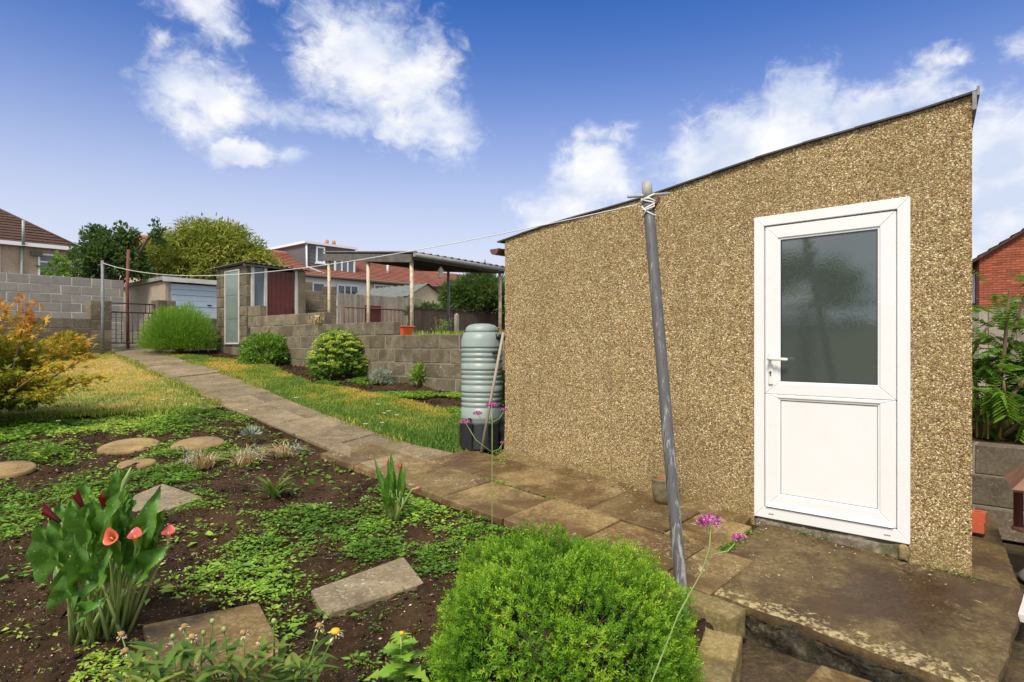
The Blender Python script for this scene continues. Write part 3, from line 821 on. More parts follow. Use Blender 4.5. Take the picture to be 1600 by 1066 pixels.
np_obj('white_edge', put(V), F, M['palewood'], step, smooth=True)['label'] = 'white painted edging strip along the side of the step'
# lower flags below the step
low = empty('lower_paving', (1.3, 2.6, .0), 0, 'brown weathered paving slabs below the concrete step', 'paving')
for i, (u0, u1) in enumerate([(2.0, 2.62), (2.63, 3.24), (3.25, 3.86), (3.87, 4.5), (4.51, 5.2)]):
    for j, (va, vb) in enumerate([(-1.80, -1.22), (-2.42, -1.81), (-3.05, -2.43)]):
        p = [W(u0 + .1 * j, va), W(u1 + .1 * j - .008, va), W(u1 + .1 * j - .008, vb - .008), W(u0 + .1 * j, vb - .008)]
        if min(q[0] - (.86 + (q[1] - 2.64) * .49) for q in p) < -.02: continue
        zt = .022 + rn.uniform(-.004, .004)
        mb = MB(); mb.prism(p, -.04, zt); mb.build('paving_slab', M['flag'], low, bevel=.006)

# ------------------------------------------------------------------ shed
shed = empty('garden_shed', (A[0], A[1], 0), ANG, 'pebbledashed lean-to shed with sloping roof and white half-glazed door', 'shed')
LEN, DEP = 3.654, 3.0
DU0, DU1, DZ0, DZ1 = 2.426, 3.353, .325, 2.376
def roofz(u): return 2.500 + .413 * u / LEN + .012 * np.sin(u * 3.1)
# front wall as a fine lattice with the door opening left out
us = np.unique(np.concatenate([np.linspace(0, DU0, 90), np.linspace(DU0, DU1, 36), np.linspace(DU1, LEN, 12)]))
ts = np.linspace(0, 1, 110)
Vw = []; idx = np.arange(len(us) * len(ts)).reshape(len(us), len(ts))
zg = lambda u: np.array([float(gz(0, W(x, 0)[1])) for x in np.atleast_1d(u)]) - .05
zrow = np.unique(np.concatenate([np.linspace(.12, DZ0, 14), np.linspace(DZ0, DZ1, 96), np.linspace(DZ1, 2.93, 26)]))
UU, ZZ = np.meshgrid(us, zrow, indexing='ij')
Zc = np.minimum(ZZ, roofz(UU))
YY = (fbm2(UU.ravel(), Zc.ravel(), 2.2, 3) * .012 + fbm2(UU.ravel(), Zc.ravel(), 45, 2) * .006).reshape(UU.shape)
# dash flares out a little over the foot, as trowelled
YY -= .018 * np.clip((.55 - (Zc - .48 + .072 * UU)) / .55, 0, 1) ** 2
V = np.stack([UU.ravel(), YY.ravel(), Zc.ravel()], 1)
idx = np.arange(UU.size).reshape(UU.shape)
F = np.stack([idx[:-1, :-1], idx[1:, :-1], idx[1:, 1:], idx[:-1, 1:]], -1)
cu = (UU[:-1, :-1] + UU[1:, 1:]) / 2; cz = (ZZ[:-1, :-1] + ZZ[1:, 1:]) / 2
keep = ~((cu > DU0) & (cu < DU1) & (cz < DZ1) & (cz > .215)) & (ZZ[:-1, :-1] < roofz(cu))
V_front, F_front = V, F[keep]
# reveals of the opening, end walls and back wall, 15 mm inside the corners so nothing is coplanar
mb = MB()
mb.box(0.0, .10, .004, DEP, .0, 2.46)                                     # low end wall
mb.prism([(LEN - .10, .004), (LEN - .001, .004), (LEN - .001 - .19 * DEP, DEP), (LEN - .10 - .19 * DEP, DEP)], -.1, [2.89, 2.90, 2.835, 2.825])                            # high end wall
mb.prism([(.101, DEP - .1), (LEN - .64, DEP - .1), (LEN - .68, DEP), (.101, DEP)], .3, [2.5, 2.82, 2.82, 2.5])
mb.box(DU0 - .002, DU0 + .004, .005, .11, .2, DZ1); mb.box(DU1 - .004, DU1 + .002, .005, .11, .2, DZ1); mb.box(DU0 + .004, DU1 - .004, .005, .11, DZ1 - .004, DZ1 + .002)
nv = len(mb.v)
Vs = np.concatenate([V_front, np.array(mb.v)]); Fs = np.concatenate([F_front, np.array(mb.f) + len(V_front)])
wall = link('wall', np_mesh('wall', Vs, Fs, M['dash'], smooth=False), shed)
me = wall.data; sm = np.zeros(len(me.polygons), bool); sm[:len(F_front)] = True; me.polygons.foreach_set('use_smooth', sm)
# crumbling mortar strip below the door
V, F = rough_box(DU0 - .03, DU1 + .03, -.012, .10, .10, .322, .016, .014, 9, seed=21)
link('sill_mortar', np_mesh('sill_mortar', V, F, M['mortar'], smooth=True), shed)
V, F = rough_box(DU1 - .055, DU1 - .002, -.04, .02, .225, .316, .012, .006, 20, seed=25)
link('sandstone_lump', np_mesh('sandstone_lump', V, F, M['disc'], smooth=True), shed)
# roof deck, felt edge, fascia and gutter
mb = MB()
for i in range(12):
    u0, u1 = -.085 + i * .3145, -.085 + (i + 1) * .3145
    b0, b1 = u0 * .84, u1 * .84
    z0, z1 = float(roofz(u0)), float(roofz(u1))
    q = rn.uniform(-.006, .006)
    mb.hexa([(u0, -.022 + q, z0 + .002), (u1, -.022 - q, z1 + .002), (b1, DEP + .06, z1 + .002), (b0, DEP + .06, z0 + .002),
             (u0, -.022 + q, z0 + .013), (u1, -.022 - q, z1 + .013), (b1, DEP + .06, z1 + .013), (b0, DEP + .06, z0 + .013)])
mb.build('roof', M['felt'], shed, local=True, weld=True)
mb = MB()
sk = lambda a, b, z0_, z1_, y0_: mb.prism([(a, y0_), (b, y0_), (b - .19 * DEP, DEP), (a - .19 * DEP, DEP)], z0_, z1_)
sk(LEN + .006, LEN + .026, 2.81, 2.912, -.03); sk(LEN + .0275, LEN + .04, 2.885, 2.935, -.035)
mb.build('fascia', M['fascia'], shed, local=True)
mb = MB()
prof = [(-.115 - .058 * math.cos(a_), 2.43 - .058 * math.sin(a_)) for a_ in np.linspace(0, math.pi, 9)]
for i in range(8):
    (ua, za), (ub, zb) = prof[i], prof[i + 1]
    mb.add([(ua, -.03, za), (ub, -.03, zb), (ub, DEP, zb), (ua, DEP, za), (ua + (.004 if ua < -.115 else -.004), -.03, za + .003), (ub + (.004 if ub < -.115 else -.004), -.03, zb + .003), (ub, DEP, zb + .003), (ua, DEP, za + .003)],
           [(0, 1, 2, 3), (7, 6, 5, 4), (0, 4, 5, 1), (0, 3, 7, 4), (1, 5, 6, 2)])
mb.add([(u_, -.032, z_) for u_, z_ in prof], [tuple(range(9))])
mb.tube([(-.045, .12, 2.40), (-.045, .12, 2.30), (-.04, .12, 2.18)], .03, 10)
mb.build('gutter', M['gutter'], shed, local=True)
# door frame, leaf, glass, panel, furniture
def ring(mb, u0, u1, z0, z1, wl, wr, wb, wt, y0, y1):
    """four mitred members"""
    def mem(a, b2, c_, dd): mb.add([(*p[:1], y0, p[1]) for p in (a, b2, c_, dd)] + [(p[0], y1, p[1]) for p in (a, b2, c_, dd)],
                               [(0, 1, 2, 3), (7, 6, 5, 4), (0, 4, 5, 1), (1, 5, 6, 2), (2, 6, 7, 3), (3, 7, 4, 0)])
    o = [(u0, z0), (u1, z0), (u1, z1), (u0, z1)]; n = [(u0 + wl, z0 + wb), (u1 - wr, z0 + wb), (u1 - wr, z1 - wt), (u0 + wl, z1 - wt)]
    g = .0004
    for i in range(4):
        mem(o[i], o[(i + 1) % 4], n[(i + 1) % 4], n[i])
# the outer frame stands a little proud of the dash
mb = MB(); ring(mb, DU0 - .004, DU1 + .004, DZ0, DZ1 + .004, .068, .068, .074, .066, -.022, .06)
dframe = mb.build('door_frame', M['upvc'], shed, bevel=.004, local=True)
LU0, LU1, LZ0, LZ1 = DU0 + .070, DU1 - .070, DZ0 + .078, DZ1 - .068
mb = MB(); mb.box(LU0 - .006, LU1 + .006, .012, .05, LZ0 - .006, LZ1 + .006); mb.build('frame_rebate', M['seal'], dframe, local=True)
MIDZ = 1.215
mb = MB()
ring(mb, LU0, LU1, MIDZ - .045, LZ1, .088, .088, .075, .085, -.014, .03)
ring(mb, LU0, LU1, LZ0, MIDZ - .046, .088, .088, .085, .024, -.0142, .03)
leaf = mb.build('door', M['upvc'], shed, bevel=.0045, local=True)
GU0, GU1, GZ0, GZ1 = LU0 + .088, LU1 - .088, MIDZ + .03, LZ1 - .085
QZ0, QZ1 = LZ0 + .085, MIDZ - .07
mb = MB(); ring(mb, GU0 - .003, GU1 + .003, GZ0 - .003, GZ1 + .003, .016, .016, .016, .016, -.006, .012); ring(mb, QZ0 * 0 + GU0 - .003, GU1 + .003, QZ0 - .003, QZ1 + .003, .016, .016, .016, .016, -.006, .012)
mb.build('glazing_bead', M['upvc'], leaf, bevel=.003, local=True)
mb = MB(); ring(mb, GU0 + .0125, GU1 - .0125, GZ0 + .0125, GZ1 - .0125, .006, .006, .006, .006, -.002, .008); ring(mb, GU0 + .0125, GU1 - .0125, QZ0 + .0125, QZ1 - .0125, .003, .003, .003, .004, -.001, .008)
mb.build('rubber_seal', M['seal'], leaf, local=True)
mb = MB(); mb.box(GU0 + .010, GU1 - .010, .003, .015, GZ0 + .010, GZ1 - .010); mb.build('glass_pane', M['pane'], leaf, local=True)
mb = MB(); mb.box(GU0 + .010, GU1 - .010, .001, .015, QZ0 + .010, QZ1 - .010); mb.build('lower_panel', M['upvc'], leaf, local=True)
mb = MB(); mb.hexa([(LU0 + .01, -.036, LZ0 + .004), (LU1 - .01, -.036, LZ0 + .004), (LU1 - .01, -.0145, LZ0 + .004), (LU0 + .01, -.0145, LZ0 + .004),
                    (LU0 + .01, -.031, LZ0 + .014), (LU1 - .01, -.031, LZ0 + .014), (LU1 - .01, -.0145, LZ0 + .036), (LU0 + .01, -.0145, LZ0 + .036)])
mb.build('weather_bar', M['upvc'], leaf, bevel=.003, local=True)
hu = LU0 + .042
mb = MB(); mb.box(hu - .016, hu + .016, -.026, -.0145, 1.235, 1.455); mb.build('lock_plate', M['handle'], leaf, bevel=.005, local=True)
mb = MB(); mb.tube([(hu, -.022, 1.41), (hu, -.062, 1.41)], .0115, 12); mb.tube([(hu - .004, -.060, 1.41), (hu + .03, -.063, 1.41), (hu + .11, -.060, 1.408), (hu + .125, -.055, 1.407)], [.0115, .0105, .010, .008], 10)
mb.build('handle', M['handle'], leaf, local=True)
mb = MB(); mb.tube([(hu, -.0255, 1.318), (hu, -.0285, 1.318)], .0085, 12); mb.box(hu - .0042, hu + .0042, -.0283, -.0262, 1.294, 1.312); mb.build('keyhole', M['brass'], leaf, local=True)
for uu in (DU0 + .115, DU1 - .115):
    for k in (-1, 0, 1):
        mb = MB(); mb.box(uu + k * .012 - .004, uu + k * .012 + .004, -.0238, -.0222, DZ0 + .030, DZ0 + .036)
        mb.build('drain_slot', M['seal'], dframe, local=True)

# ------------------------------------------------------------------ bricks by the shed corner
def holed_brick(label, loc, rz):
    bm = bmesh.new(); L_, B_, H_ = .215, .1025, .065
    t = empty('loose_brick', loc, rz, label, 'brick', 'bricks stacked by the shed corner')
    mb = MB(); mb.box(0, L_, 0, B_, 0, H_ - .03)
    xs = [0, .028, .062, .090, .124, .152, .186, L_]
    for i in range(7):
        if i % 2: mb.box(xs[i], xs[i + 1], 0, .028, H_ - .03, H_); mb.box(xs[i], xs[i + 1], B_ - .028, B_, H_ - .03, H_)
        else: mb.box(xs[i], xs[i + 1], 0, B_, H_ - .03, H_)
    bm.free()
    mb.build('brick_body', M['newbrick'], t, local=True, weld=True)
    return t
p = W(3.375, .92)
zb = float(gz(0, p[1])) - .04
holed_brick('lower of two stacked orange bricks beside the shed corner', (p[0], p[1], zb), R(-44))
holed_brick('upper of two stacked orange bricks with holes, beside the shed corner', (p[0] + .012, p[1] + .004, zb + .066), R(-42))

# ------------------------------------------------------------------ block walls
def block_mesh(name, L, B, H, mat, seed):
    r_ = random.Random(seed)
    mb = MB(); e = lambda: r_.uniform(-.004, .004)
    mb.hexa([(e(), e(), 0), (L + e(), e(), 0), (L, B, 0), (0, B, 0), (e(), e(), H), (L + e(), e(), H + e()), (L, B, H + e()), (0, B, H)])
    return mb.mesh(name, mat, bevel=.008)
def block_wall(name, label, loc, rz, courses, bl=.44, bh=.215, j=.012, th=.15, mat='block', joint='joint', seed=1, cat='wall', piece='block', parent=None):
    """courses: list of (x0, x1) from the bottom; every block is a part"""
    wl = parent or empty(name, loc, rz, label, cat)
    r_ = random.Random(seed)
    ms = [block_mesh(piece, bl, th, bh, M[mat], seed * 10 + k) for k in range(4)]
    mb = MB()
    for i, (x0, x1) in enumerate(courses):
        z = i * (bh + j)
        mb.box(x0 + .004, x1 - .004, .007, th - .012, z - (j if i else 0), z + bh - .003)
        x = x0; first = True
        while x < x1 - .03:
            L_ = bl / 2 if (first and i % 2) else bl
            L_ = min(L_, x1 - x)
            if x1 - (x + L_ + j) < .08: L_ = x1 - x
            o = link(piece, ms[r_.randrange(4)], wl)
            o.location = (x, r_.uniform(-.005, .003), z + r_.uniform(-.002, .002)); o.scale = (L_ / bl, 1, 1)
            x += L_ + j; first = False
    mb.build('mortar', M[joint], wl, local=True)
    return wl
# retaining wall: local x runs from its far end towards the shed
w0 = np.array([-.81, 9.57]) + np.array([-.745, .667]) * 6.68
c_ = []
for i, x0 in enumerate([.3, .25, .2, .15, .1, .0, .0, .0]):
    x1 = [9.5, 9.5, 9.5, 9.5, 5.14, 3.05, .55][i] if i < 7 else 0
    if i < 7: c_.append((x0, x1))
block_wall('block_wall', 'long weathered grey concrete block wall stepping down towards the shed', (w0[0], w0[1], .775), A2, c_, seed=3)
# old wall left of the gate, with its pillar
vd = np.array([.667, .745])
AV = math.atan2(.745, .667)
pl = np.array([-9.52, 14.46])
o_ = pl - vd * 3.6
block_wall('old_block_wall', 'low old brown block wall under the newer grey wall, left of the gate', (o_[0], o_[1], .98), AV, [(0, 3.6)] * 4 + [(0, 3.6)], bl=.46, bh=.215, mat='block_dark', seed=5)
pil = block_wall('gate_pillar', 'square concrete block gate pillar left of the iron gate', (pl[0], pl[1], 1.18), AV, [(0, .42)] * 6, bl=.42, bh=.215, th=.42, seed=6, cat='pillar', mat='block')
pr = np.array([-9.20, 14.70]) + vd * .98
block_wall('gate_pillar', 'short block gate pillar right of the iron gate, behind the feathery bush', (pr[0], pr[1], 1.25), AV, [(0, .42)] * 6, bl=.42, bh=.215, th=.42, seed=7, cat='pillar', mat='block_dark')
o_ = pr + vd * .45
block_wall('dark_block_wall', 'low dark block wall between the gate pillar and the outhouse', (o_[0], o_[1], 1.3), AV, [(0, 3.0)] * 4, mat='block_dark', seed=8)
# newer wall across the lane: local x along v
o_ = np.array([-13.2, 16.5]) - vd * 2.5
block_wall('lane_wall', 'tall newer grey block wall with pale mortar joints across the lane', (o_[0], o_[1], 1.46), AV, [(0, 5.35)] * 8, bl=.46, bh=.225, j=.018, mat='block_new', joint='joint_pale', seed=9)
# low wall right of the shed
lw = (3.60 - .723 * .9, 5.0 + .691 * .9, .02)
block_wall('low_block_wall', 'low wall of dark mossy blocks right of the shed', lw, ANG, [(0, 5.2)] * 3, bl=.9, bh=.228, j=.014, th=.2, mat='block_dark', seed=12)

# ------------------------------------------------------------------ iron gate and posts
ga, gb = pl + vd * .44, pl + vd * .44 + vd * .90
ga = np.array([-9.38, 14.74]); gb = ga + vd * .90
gt = empty('iron_gate', (ga[0], ga[1], 1.50), AV, 'black iron garden gate with thin upright bars and wire mesh', 'gate')
def bar(name, mat, p, q, r_, parent, n=6):
    mb = MB(); mb.tube([p, q], r_, n); return mb.build(name, mat, parent, local=True)
for z in (.06, .78, .99): bar('rail', M['iron'], (0, 0, z), (.90, 0, z), .015, gt)
for x in (.0, .90): bar('stile', M['iron'], (x, 0, 0), (x, 0, 1.01), .018, gt)
for x in (.10, .74, .82): bar('short_bar', M['iron'], (x, 0, .78), (x, 0, .99), .009, gt)
for i in range(8): bar('upright_bar', M['iron'], (.1 + i * .1, 0, .06), (.1 + i * .1, 0, .78), .007, gt, 5)
for i in range(6): bar('cross_wire', M['iron'], (0, .008, .16 + i * .1), (.9, .008, .16 + i * .1), .003, gt, 4)
gt.scale = (1.16, 1, 1)
t = empty('line_post', (-9.216, 14.40, 1.28), 0, 'slim grey metal post holding the far end of the clothes line', 'post')
mb = MB(); mb.tube([(0, 0, 0), (.01, 0, 1.0), (.0, 0, 2.13)], [.034, .033, .031], 10); mb.build('post_shaft', M['greypole'], t, local=True)
mb = MB(); mb.tube([(-.1, 0, 2.03), (.12, 0, 2.05)], .014, 6); mb.build('cross_pin', M['rust'], t, local=True)
o = MB().tube([(-10.2, 17.0, 1.2), (-10.22, 17.0, 3.0), (-10.2, 17.02, 4.05)], [.045, .042, .04], 8).build('rusty_post', M['rust'])
tag(o, 'tall rusty red post standing behind the iron gate', 'post')

# ------------------------------------------------------------------ concrete garage across the lane
gc = np.array([-13.0, 24.0])
gg = empty('lane_garage', (gc[0], gc[1], 1.9), AV, 'pebbledashed flat garage with pale blue up-and-over door across the lane', 'garage')
# local x along v (door side), local y along -d (long side, away to the left)
mb = MB(); mb.box(0, .12, .0, 5.0, 0, 2.02); mb.box(.121, 2.5, 4.9, 5.0, 0, 2.0); mb.box(2.4, 2.52, 0, 4.899, 0, 2.0); mb.box(.121, .2, .02, .1, 0, 2.0)
mb.build('wall', M['dash_far'], gg, local=True)
mb = MB(); mb.hexa([(-.12, -.12, 2.06), (2.65, -.12, 1.94), (2.65, 5.2, 1.90), (-.12, 5.2, 2.02), (-.12, -.12, 2.20), (2.65, -.12, 2.08), (2.65, 5.2, 2.04), (-.12, 5.2, 2.16)])
mb.build('roof', M['asbestos'], gg, local=True)
mb = MB(); mb.box(-.14, 2.68, -.145, -.122, 2.0, 2.17); mb.build('roof_fascia', M['palewood'], gg, local=True)
dr = None
for i in range(9):
    mb = MB(); mb.box(.2, 2.38, .03 - .012 * (i % 2), .06, .02 + i * .215, .02 + i * .215 + .208)
    o = mb.build('door_slat', M['bluedoor'], gg, bevel=.01, local=True)
mb = MB(); mb.box(1.55, 1.70, -.01, .02, 1.16, 1.20); mb.build('door_handle', M['iron'], gg, local=True)

# ------------------------------------------------------------------ blockwork outhouse with maroon door
oc = np.array([-5.84, 14.07])
oh = empty('outhouse', (oc[0], oc[1], 1.25), AV, 'small blockwork outhouse with maroon door and wired glass side panel', 'outhouse')
# local x along v (door face), y along -d (long side facing the path)
ms = [block_mesh('block', .44, .1, .215, M['block'], 70 + k) for k in range(3)]
r_ = random.Random(4)
for i in range(9):
    x = 0; first = True; z = i * .227
    while x < 1.49:
        L_ = .22 if first and i % 2 else .44
        L_ = min(L_, 1.50 - x)
        if not (x > .12 and x + L_ < 1.2 and False):
            o = link('block', ms[r_.randrange(3)], oh); o.location = (r_.uniform(-.003, .004), x + L_, z); o.rotation_euler = (0, 0, R(-90)); o.scale = (L_ / .44, 1, 1)
        x += L_ + .012; first = False
mb = MB(); mb.box(.015, .09, .005, 1.495, -.2, 2.03); mb.box(1.25, 1.35, .05, 1.5, -.2, 2.03); mb.box(.1, 1.249, 1.4, 1.5, -.2, 2.03); mb.build('mortar', M['joint'], oh, local=True)
for i in range(3):
    for x, L_ in ((0.0, .40),):
        o = link('block', ms[i], oh); o.location = (x + .11, -.02, .25 + i * .227); o.scale = (.36 / .44, 1, 1)
mb = MB(); mb.box(.11, .47, .0, .09, -.2, .25); mb.build('wall_foot', M['joint'], oh, local=True)
# side panel of wired glass in a pale frame
mb = MB()
mb.box(-.03, -.004, .30, .335, .28, 1.96); mb.box(-.03, -.004, .98, 1.015, .28, 1.96); mb.box(-.03, -.004, .336, .979, .28, .315); mb.box(-.03, -.004, .336, .979, 1.925, 1.96)
fr = mb.build('side_window', M['palewood'], oh, local=True)
for k in range(3):
    mb = MB(); mb.box(-.018, -.006, .336, .979, .317 + k * .537, .317 + k * .537 + .53); mb.build('pane', M['greenglass'], fr, local=True)
# front: white posts, narrow window, door
for x in (.10, .40, 1.15): 
    mb = MB(); mb.box(x, x + .065, -.035, .06, .92 if x < .3 else .1, 2.0); mb.build('white_post', M['palewood'], oh, local=True)
mb = MB(); mb.box(.166, .399, .0, .012, .96, 1.99); mb.build('window_pane', M['winglass'], oh, local=True)
dr = None
mb = MB(); mb.box(.47, 1.148, .0, .02, .1, 1.95); dr = mb.build('door', M['maroon'], oh, local=True)
for k in range(6):
    mb = MB(); mb.box(.472 + k * .1125, .472 + k * .1125 + .108, -.014, -.001, .1, 1.945); mb.build('door_board', M['maroon'], dr, bevel=.004, local=True)
mb = MB(); mb.box(1.08, 1.10, -.04, -.0145, 1.02, 1.14); mb.build('latch', M['iron'], dr, local=True)
mb = MB(); mb.box(1.216, 1.40, -.06, .05, .0, 1.98); mb.build('end_pier', M['block_dark'], oh, local=True)
# corrugated roof: ridges run along the long side
mb = MB(); n = 40
for i in range(n):
    x0, x1 = -.12 + i * 1.62 / n, -.12 + (i + 1) * 1.62 / n
    h0, h1 = .018 * math.sin(i * math.pi / 1.5), .018 * math.sin((i + 1) * math.pi / 1.5)
    s0, s1 = 2.07 - x0 * .04, 2.07 - x1 * .04
    mb.hexa([(x0, -.14, s0 + h0), (x1, -.14, s1 + h1), (x1, 1.62, s1 + h1 - .03), (x0, 1.62, s0 + h0 - .03), (x0, -.14, s0 + h0 + .012), (x1, -.14, s1 + h1 + .012), (x1, 1.62, s1 + h1 - .018), (x0, 1.62, s0 + h0 - .018)])
mb.build('roof_sheet', M['corr'], oh, local=True, weld=True)
mb = MB(); mb.box(-.1, 1.5, -.1, -.06, 1.99, 2.035); mb.build('roof_bearer', M['ply'], oh, local=True)

# neighbour's block pier and wall stub
block_wall('neighbour_wall', 'dark stepped block wall behind the maroon-doored outhouse', (-5.30, 16.0, 1.75), R(18), [(0, .56)] * 5 + [(0, .30)], mat='block_dark', seed=31)
block_wall('neighbour_pier', 'dark square block pier beside the canopy back post', (-5.12, 17.3, 1.75), R(18), [(0, .36)] * 6, bl=.36, th=.36, mat='block_dark', seed=33, cat='pier')

# ------------------------------------------------------------------ corrugated canopy on thin posts
Yc = 14.5
fl = np.array([-2.262, 14.5]); cd = np.array([-.745, .667])
rd = unit(np.array([[.667, .745]]))[0]
CW, CL = 3.05, 3.62
def CP(w_, s, z): p = fl + rd * w_ + cd * s; return (p[0], p[1], z)
cp = empty('canopy', (fl[0], fl[1], 1.7), 0, 'corrugated lean-to canopy on thin flaking posts in the next garden', 'canopy')
zr = lambda w_, s: 3.60 - .02 * w_ + .098 * s
for (w_, s), mt in zip([(.03, .06), (.03, 1.72), (.03, 3.45), (2.98, .06), (2.98, 2.05)], ['rustpole', 'rustpole', 'rustpole', 'rustpole', 'greypole']):
    mb = MB(); mb.tube([CP(w_, s, 1.6), CP(w_ + .01, s, 2.6), CP(w_, s, float(zr(w_, s)) - .06)], .044 if mt == 'rustpole' else .038, 8); mb.build('post', M[mt], cp)
mb = MB(); n = 44
for i in range(n):
    w0_, w1_ = -.08 + i * 3.25 / n, -.08 + (i + 1) * 3.25 / n
    h0, h1 = .03 * math.sin(i * math.pi / 1.5), .03 * math.sin((i + 1) * math.pi / 1.5)
    c8 = [CP(w0_, -.16, float(zr(w0_, -.16)) + h0), CP(w1_, -.16, float(zr(w1_, -.16)) + h1), CP(w1_, CL, float(zr(w1_, CL)) + h1), CP(w0_, CL, float(zr(w0_, CL)) + h0)]
    mb.hexa(c8 + [(x, y, z + .015) for x, y, z in c8])
mb.build('roof_sheet', M['corr'], cp, weld=True)
def ob(mb, w0_, w1_, s0, s1, a, b2):
    """beam following the roof slope, a..b below the sheet"""
    mb.hexa([CP(w0_, s0, zr(w0_, s0) - b2), CP(w1_, s0, zr(w1_, s0) - b2), CP(w1_, s1, zr(w1_, s1) - b2), CP(w0_, s1, zr(w0_, s1) - b2),
             CP(w0_, s0, zr(w0_, s0) - a), CP(w1_, s0, zr(w1_, s0) - a), CP(w1_, s1, zr(w1_, s1) - a), CP(w0_, s1, zr(w0_, s1) - a)])
mb = MB(); ob(mb, -.06, -.02, -.05, CL - .02, .035, .22); mb.build('side_board', M['ply'], cp)
mb = MB(); ob(mb, 3.0, 3.04, -.05, CL - .02, .035, .16); mb.build('side_board', M['ply'], cp)
mb = MB(); ob(mb, -.018, 2.998, -.02, .03, .04, .15); mb.build('front_beam', M['ply'], cp)
mb = MB(); ob(mb, .0, 2.995, .04, CL - .1, .05, .075); mb.build('ceiling_board', M['underboard'], cp)
for s in (.9, 1.8, 2.7): mb = MB(); ob(mb, .0, 2.99, s, s + .05, .077, .16); mb.build('cross_beam', M['underboard'], cp)
mb = MB(); mb.tube([CP(-.1, -.20, zr(0, -.2) - .05), CP(1.5, -.2, zr(1.5, -.2) - .06), CP(3.14, -.2, zr(3.14, -.2) - .07)], .05, 10); mb.build('gutter_pipe', M['fascia'], cp)
lp = CP(.95, .10, zr(.95, .1) - .16)
t = empty('hanging_lantern', lp, 0, 'small cream lantern hanging under the canopy front edge', 'lantern')
mb = MB(); mb.lathe([(.001, -.33), (.05, -.33), (.055, -.30), (.045, -.16), (.075, -.14), (.03, -.08), (.02, -.05), (.001, -.05)], n=12); mb.build('lantern_body', M['palewood'], t, local=True)
mb = MB(); mb.tube([(0, 0, -.05), (0, 0, .02)], .006, 5); mb.build('hook', M['iron'], t, local=True)

# railing, fences
ra = np.array([-5.24, 20.0])
rl = empty('metal_railing', (ra[0], ra[1], 1.98), AV, 'low rusty upright-bar railing beyond the canopy posts', 'railing')
for z in (.04, .72): bar('rail', M['rust'], (0, 0, z), (2.3, 0, z), .022, rl)
for i in range(15):
    x = i * 2.3 / 14
    if 5 <= i <= 8: continue
    bar('upright_bar', M['rust'], (x, 0, .0), (x, 0, .74), .014, rl, 5)
mb = MB(); mb.box(.80, 1.42, .03, .06, -.1, .82); mb.build('brown_panel', M['maroon'], rl, local=True)
def board_fence(name, label, o, rz, L_, H_, bw, mat, topslope=0.0, cap=False, seed=1, rails=True, zvar=.015):
    f = empty(name, o, rz, label, 'fence')
    r_ = random.Random(seed)
    mb = MB(); mb.hexa([(0, 0, 0), (bw - .008, 0, 0), (bw - .008, .02, 0), (0, .02, 0), (0, 0, 1), (bw - .008, 0, 1), (bw - .008, .02, 1), (0, .02, 1)])
    me = mb.mesh('board', M[mat], bevel=.003)
    n = int(L_ / bw)
    for i in range(n):
        b_ = link('board', me, f); b_.location = (i * bw, r_.uniform(-.006, .006), 0); b_.scale = (1, 1, H_ + topslope * i * bw + r_.uniform(-zvar, zvar)); b_.rotation_euler = (0, r_.uniform(-.006, .006), 0)
    if rails:
        for z in (.25, H_ * .72):
            mb = MB(); mb.box(0, n * bw, .03, .075, z, z + .08); mb.build('rail', M[mat], f, local=True)
    if cap:
        mb = MB(); mb.hexa([(-.02, -.03, H_ + .018), (n * bw + .02, -.03, H_ + topslope * n * bw + .018), (n * bw + .02, .07, H_ + topslope * n * bw + .018), (-.02, .07, H_ + .018),
                            (-.02, -.03, H_ + .045), (n * bw + .02, -.03, H_ + topslope * n * bw + .045), (n * bw + .02, .07, H_ + topslope * n * bw + .045), (-.02, .07, H_ + .045)])
        mb.build('capping', M[mat], f, local=True)
    return f
board_fence('board_fence', 'pale grey upright board fence below the green garage roof', (-6.80, 25.0, 1.9), AV, 4.3, 1.65, .125, 'fencewood', seed=2)
board_fence('board_fence', 'dark brown capped fence behind the canopy posts', (-3.40, 21.0, 1.9), AV, 7.5, .83, .14, 'fencedark', cap=True, seed=3)
mb = MB(); mb.box(0, .34, 0, .06, 0, .95)
t = empty('garden_gatepost', (-1.75, 20.2, 1.85), AV, 'short pale wooden post in front of the dark fence', 'post')
mb = MB(); mb.box(0, .11, 0, .11, 0, .62); mb.add([(0, 0, .62), (.11, 0, .62), (.11, .11, .62), (0, .11, .62), (.055, .055, .68)], [(0, 1, 4), (1, 2, 4), (2, 3, 4), (3, 0, 4)]); mb.build('post_shaft', M['fencewood'], t, bevel=.006, local=True)
board_fence('board_fence', 'weathered grey board fence behind the shrub right of the shed', (6.3, 9.6, .6), R(-4), 3.6, 1.46, .135, 'fencewood', seed=5)

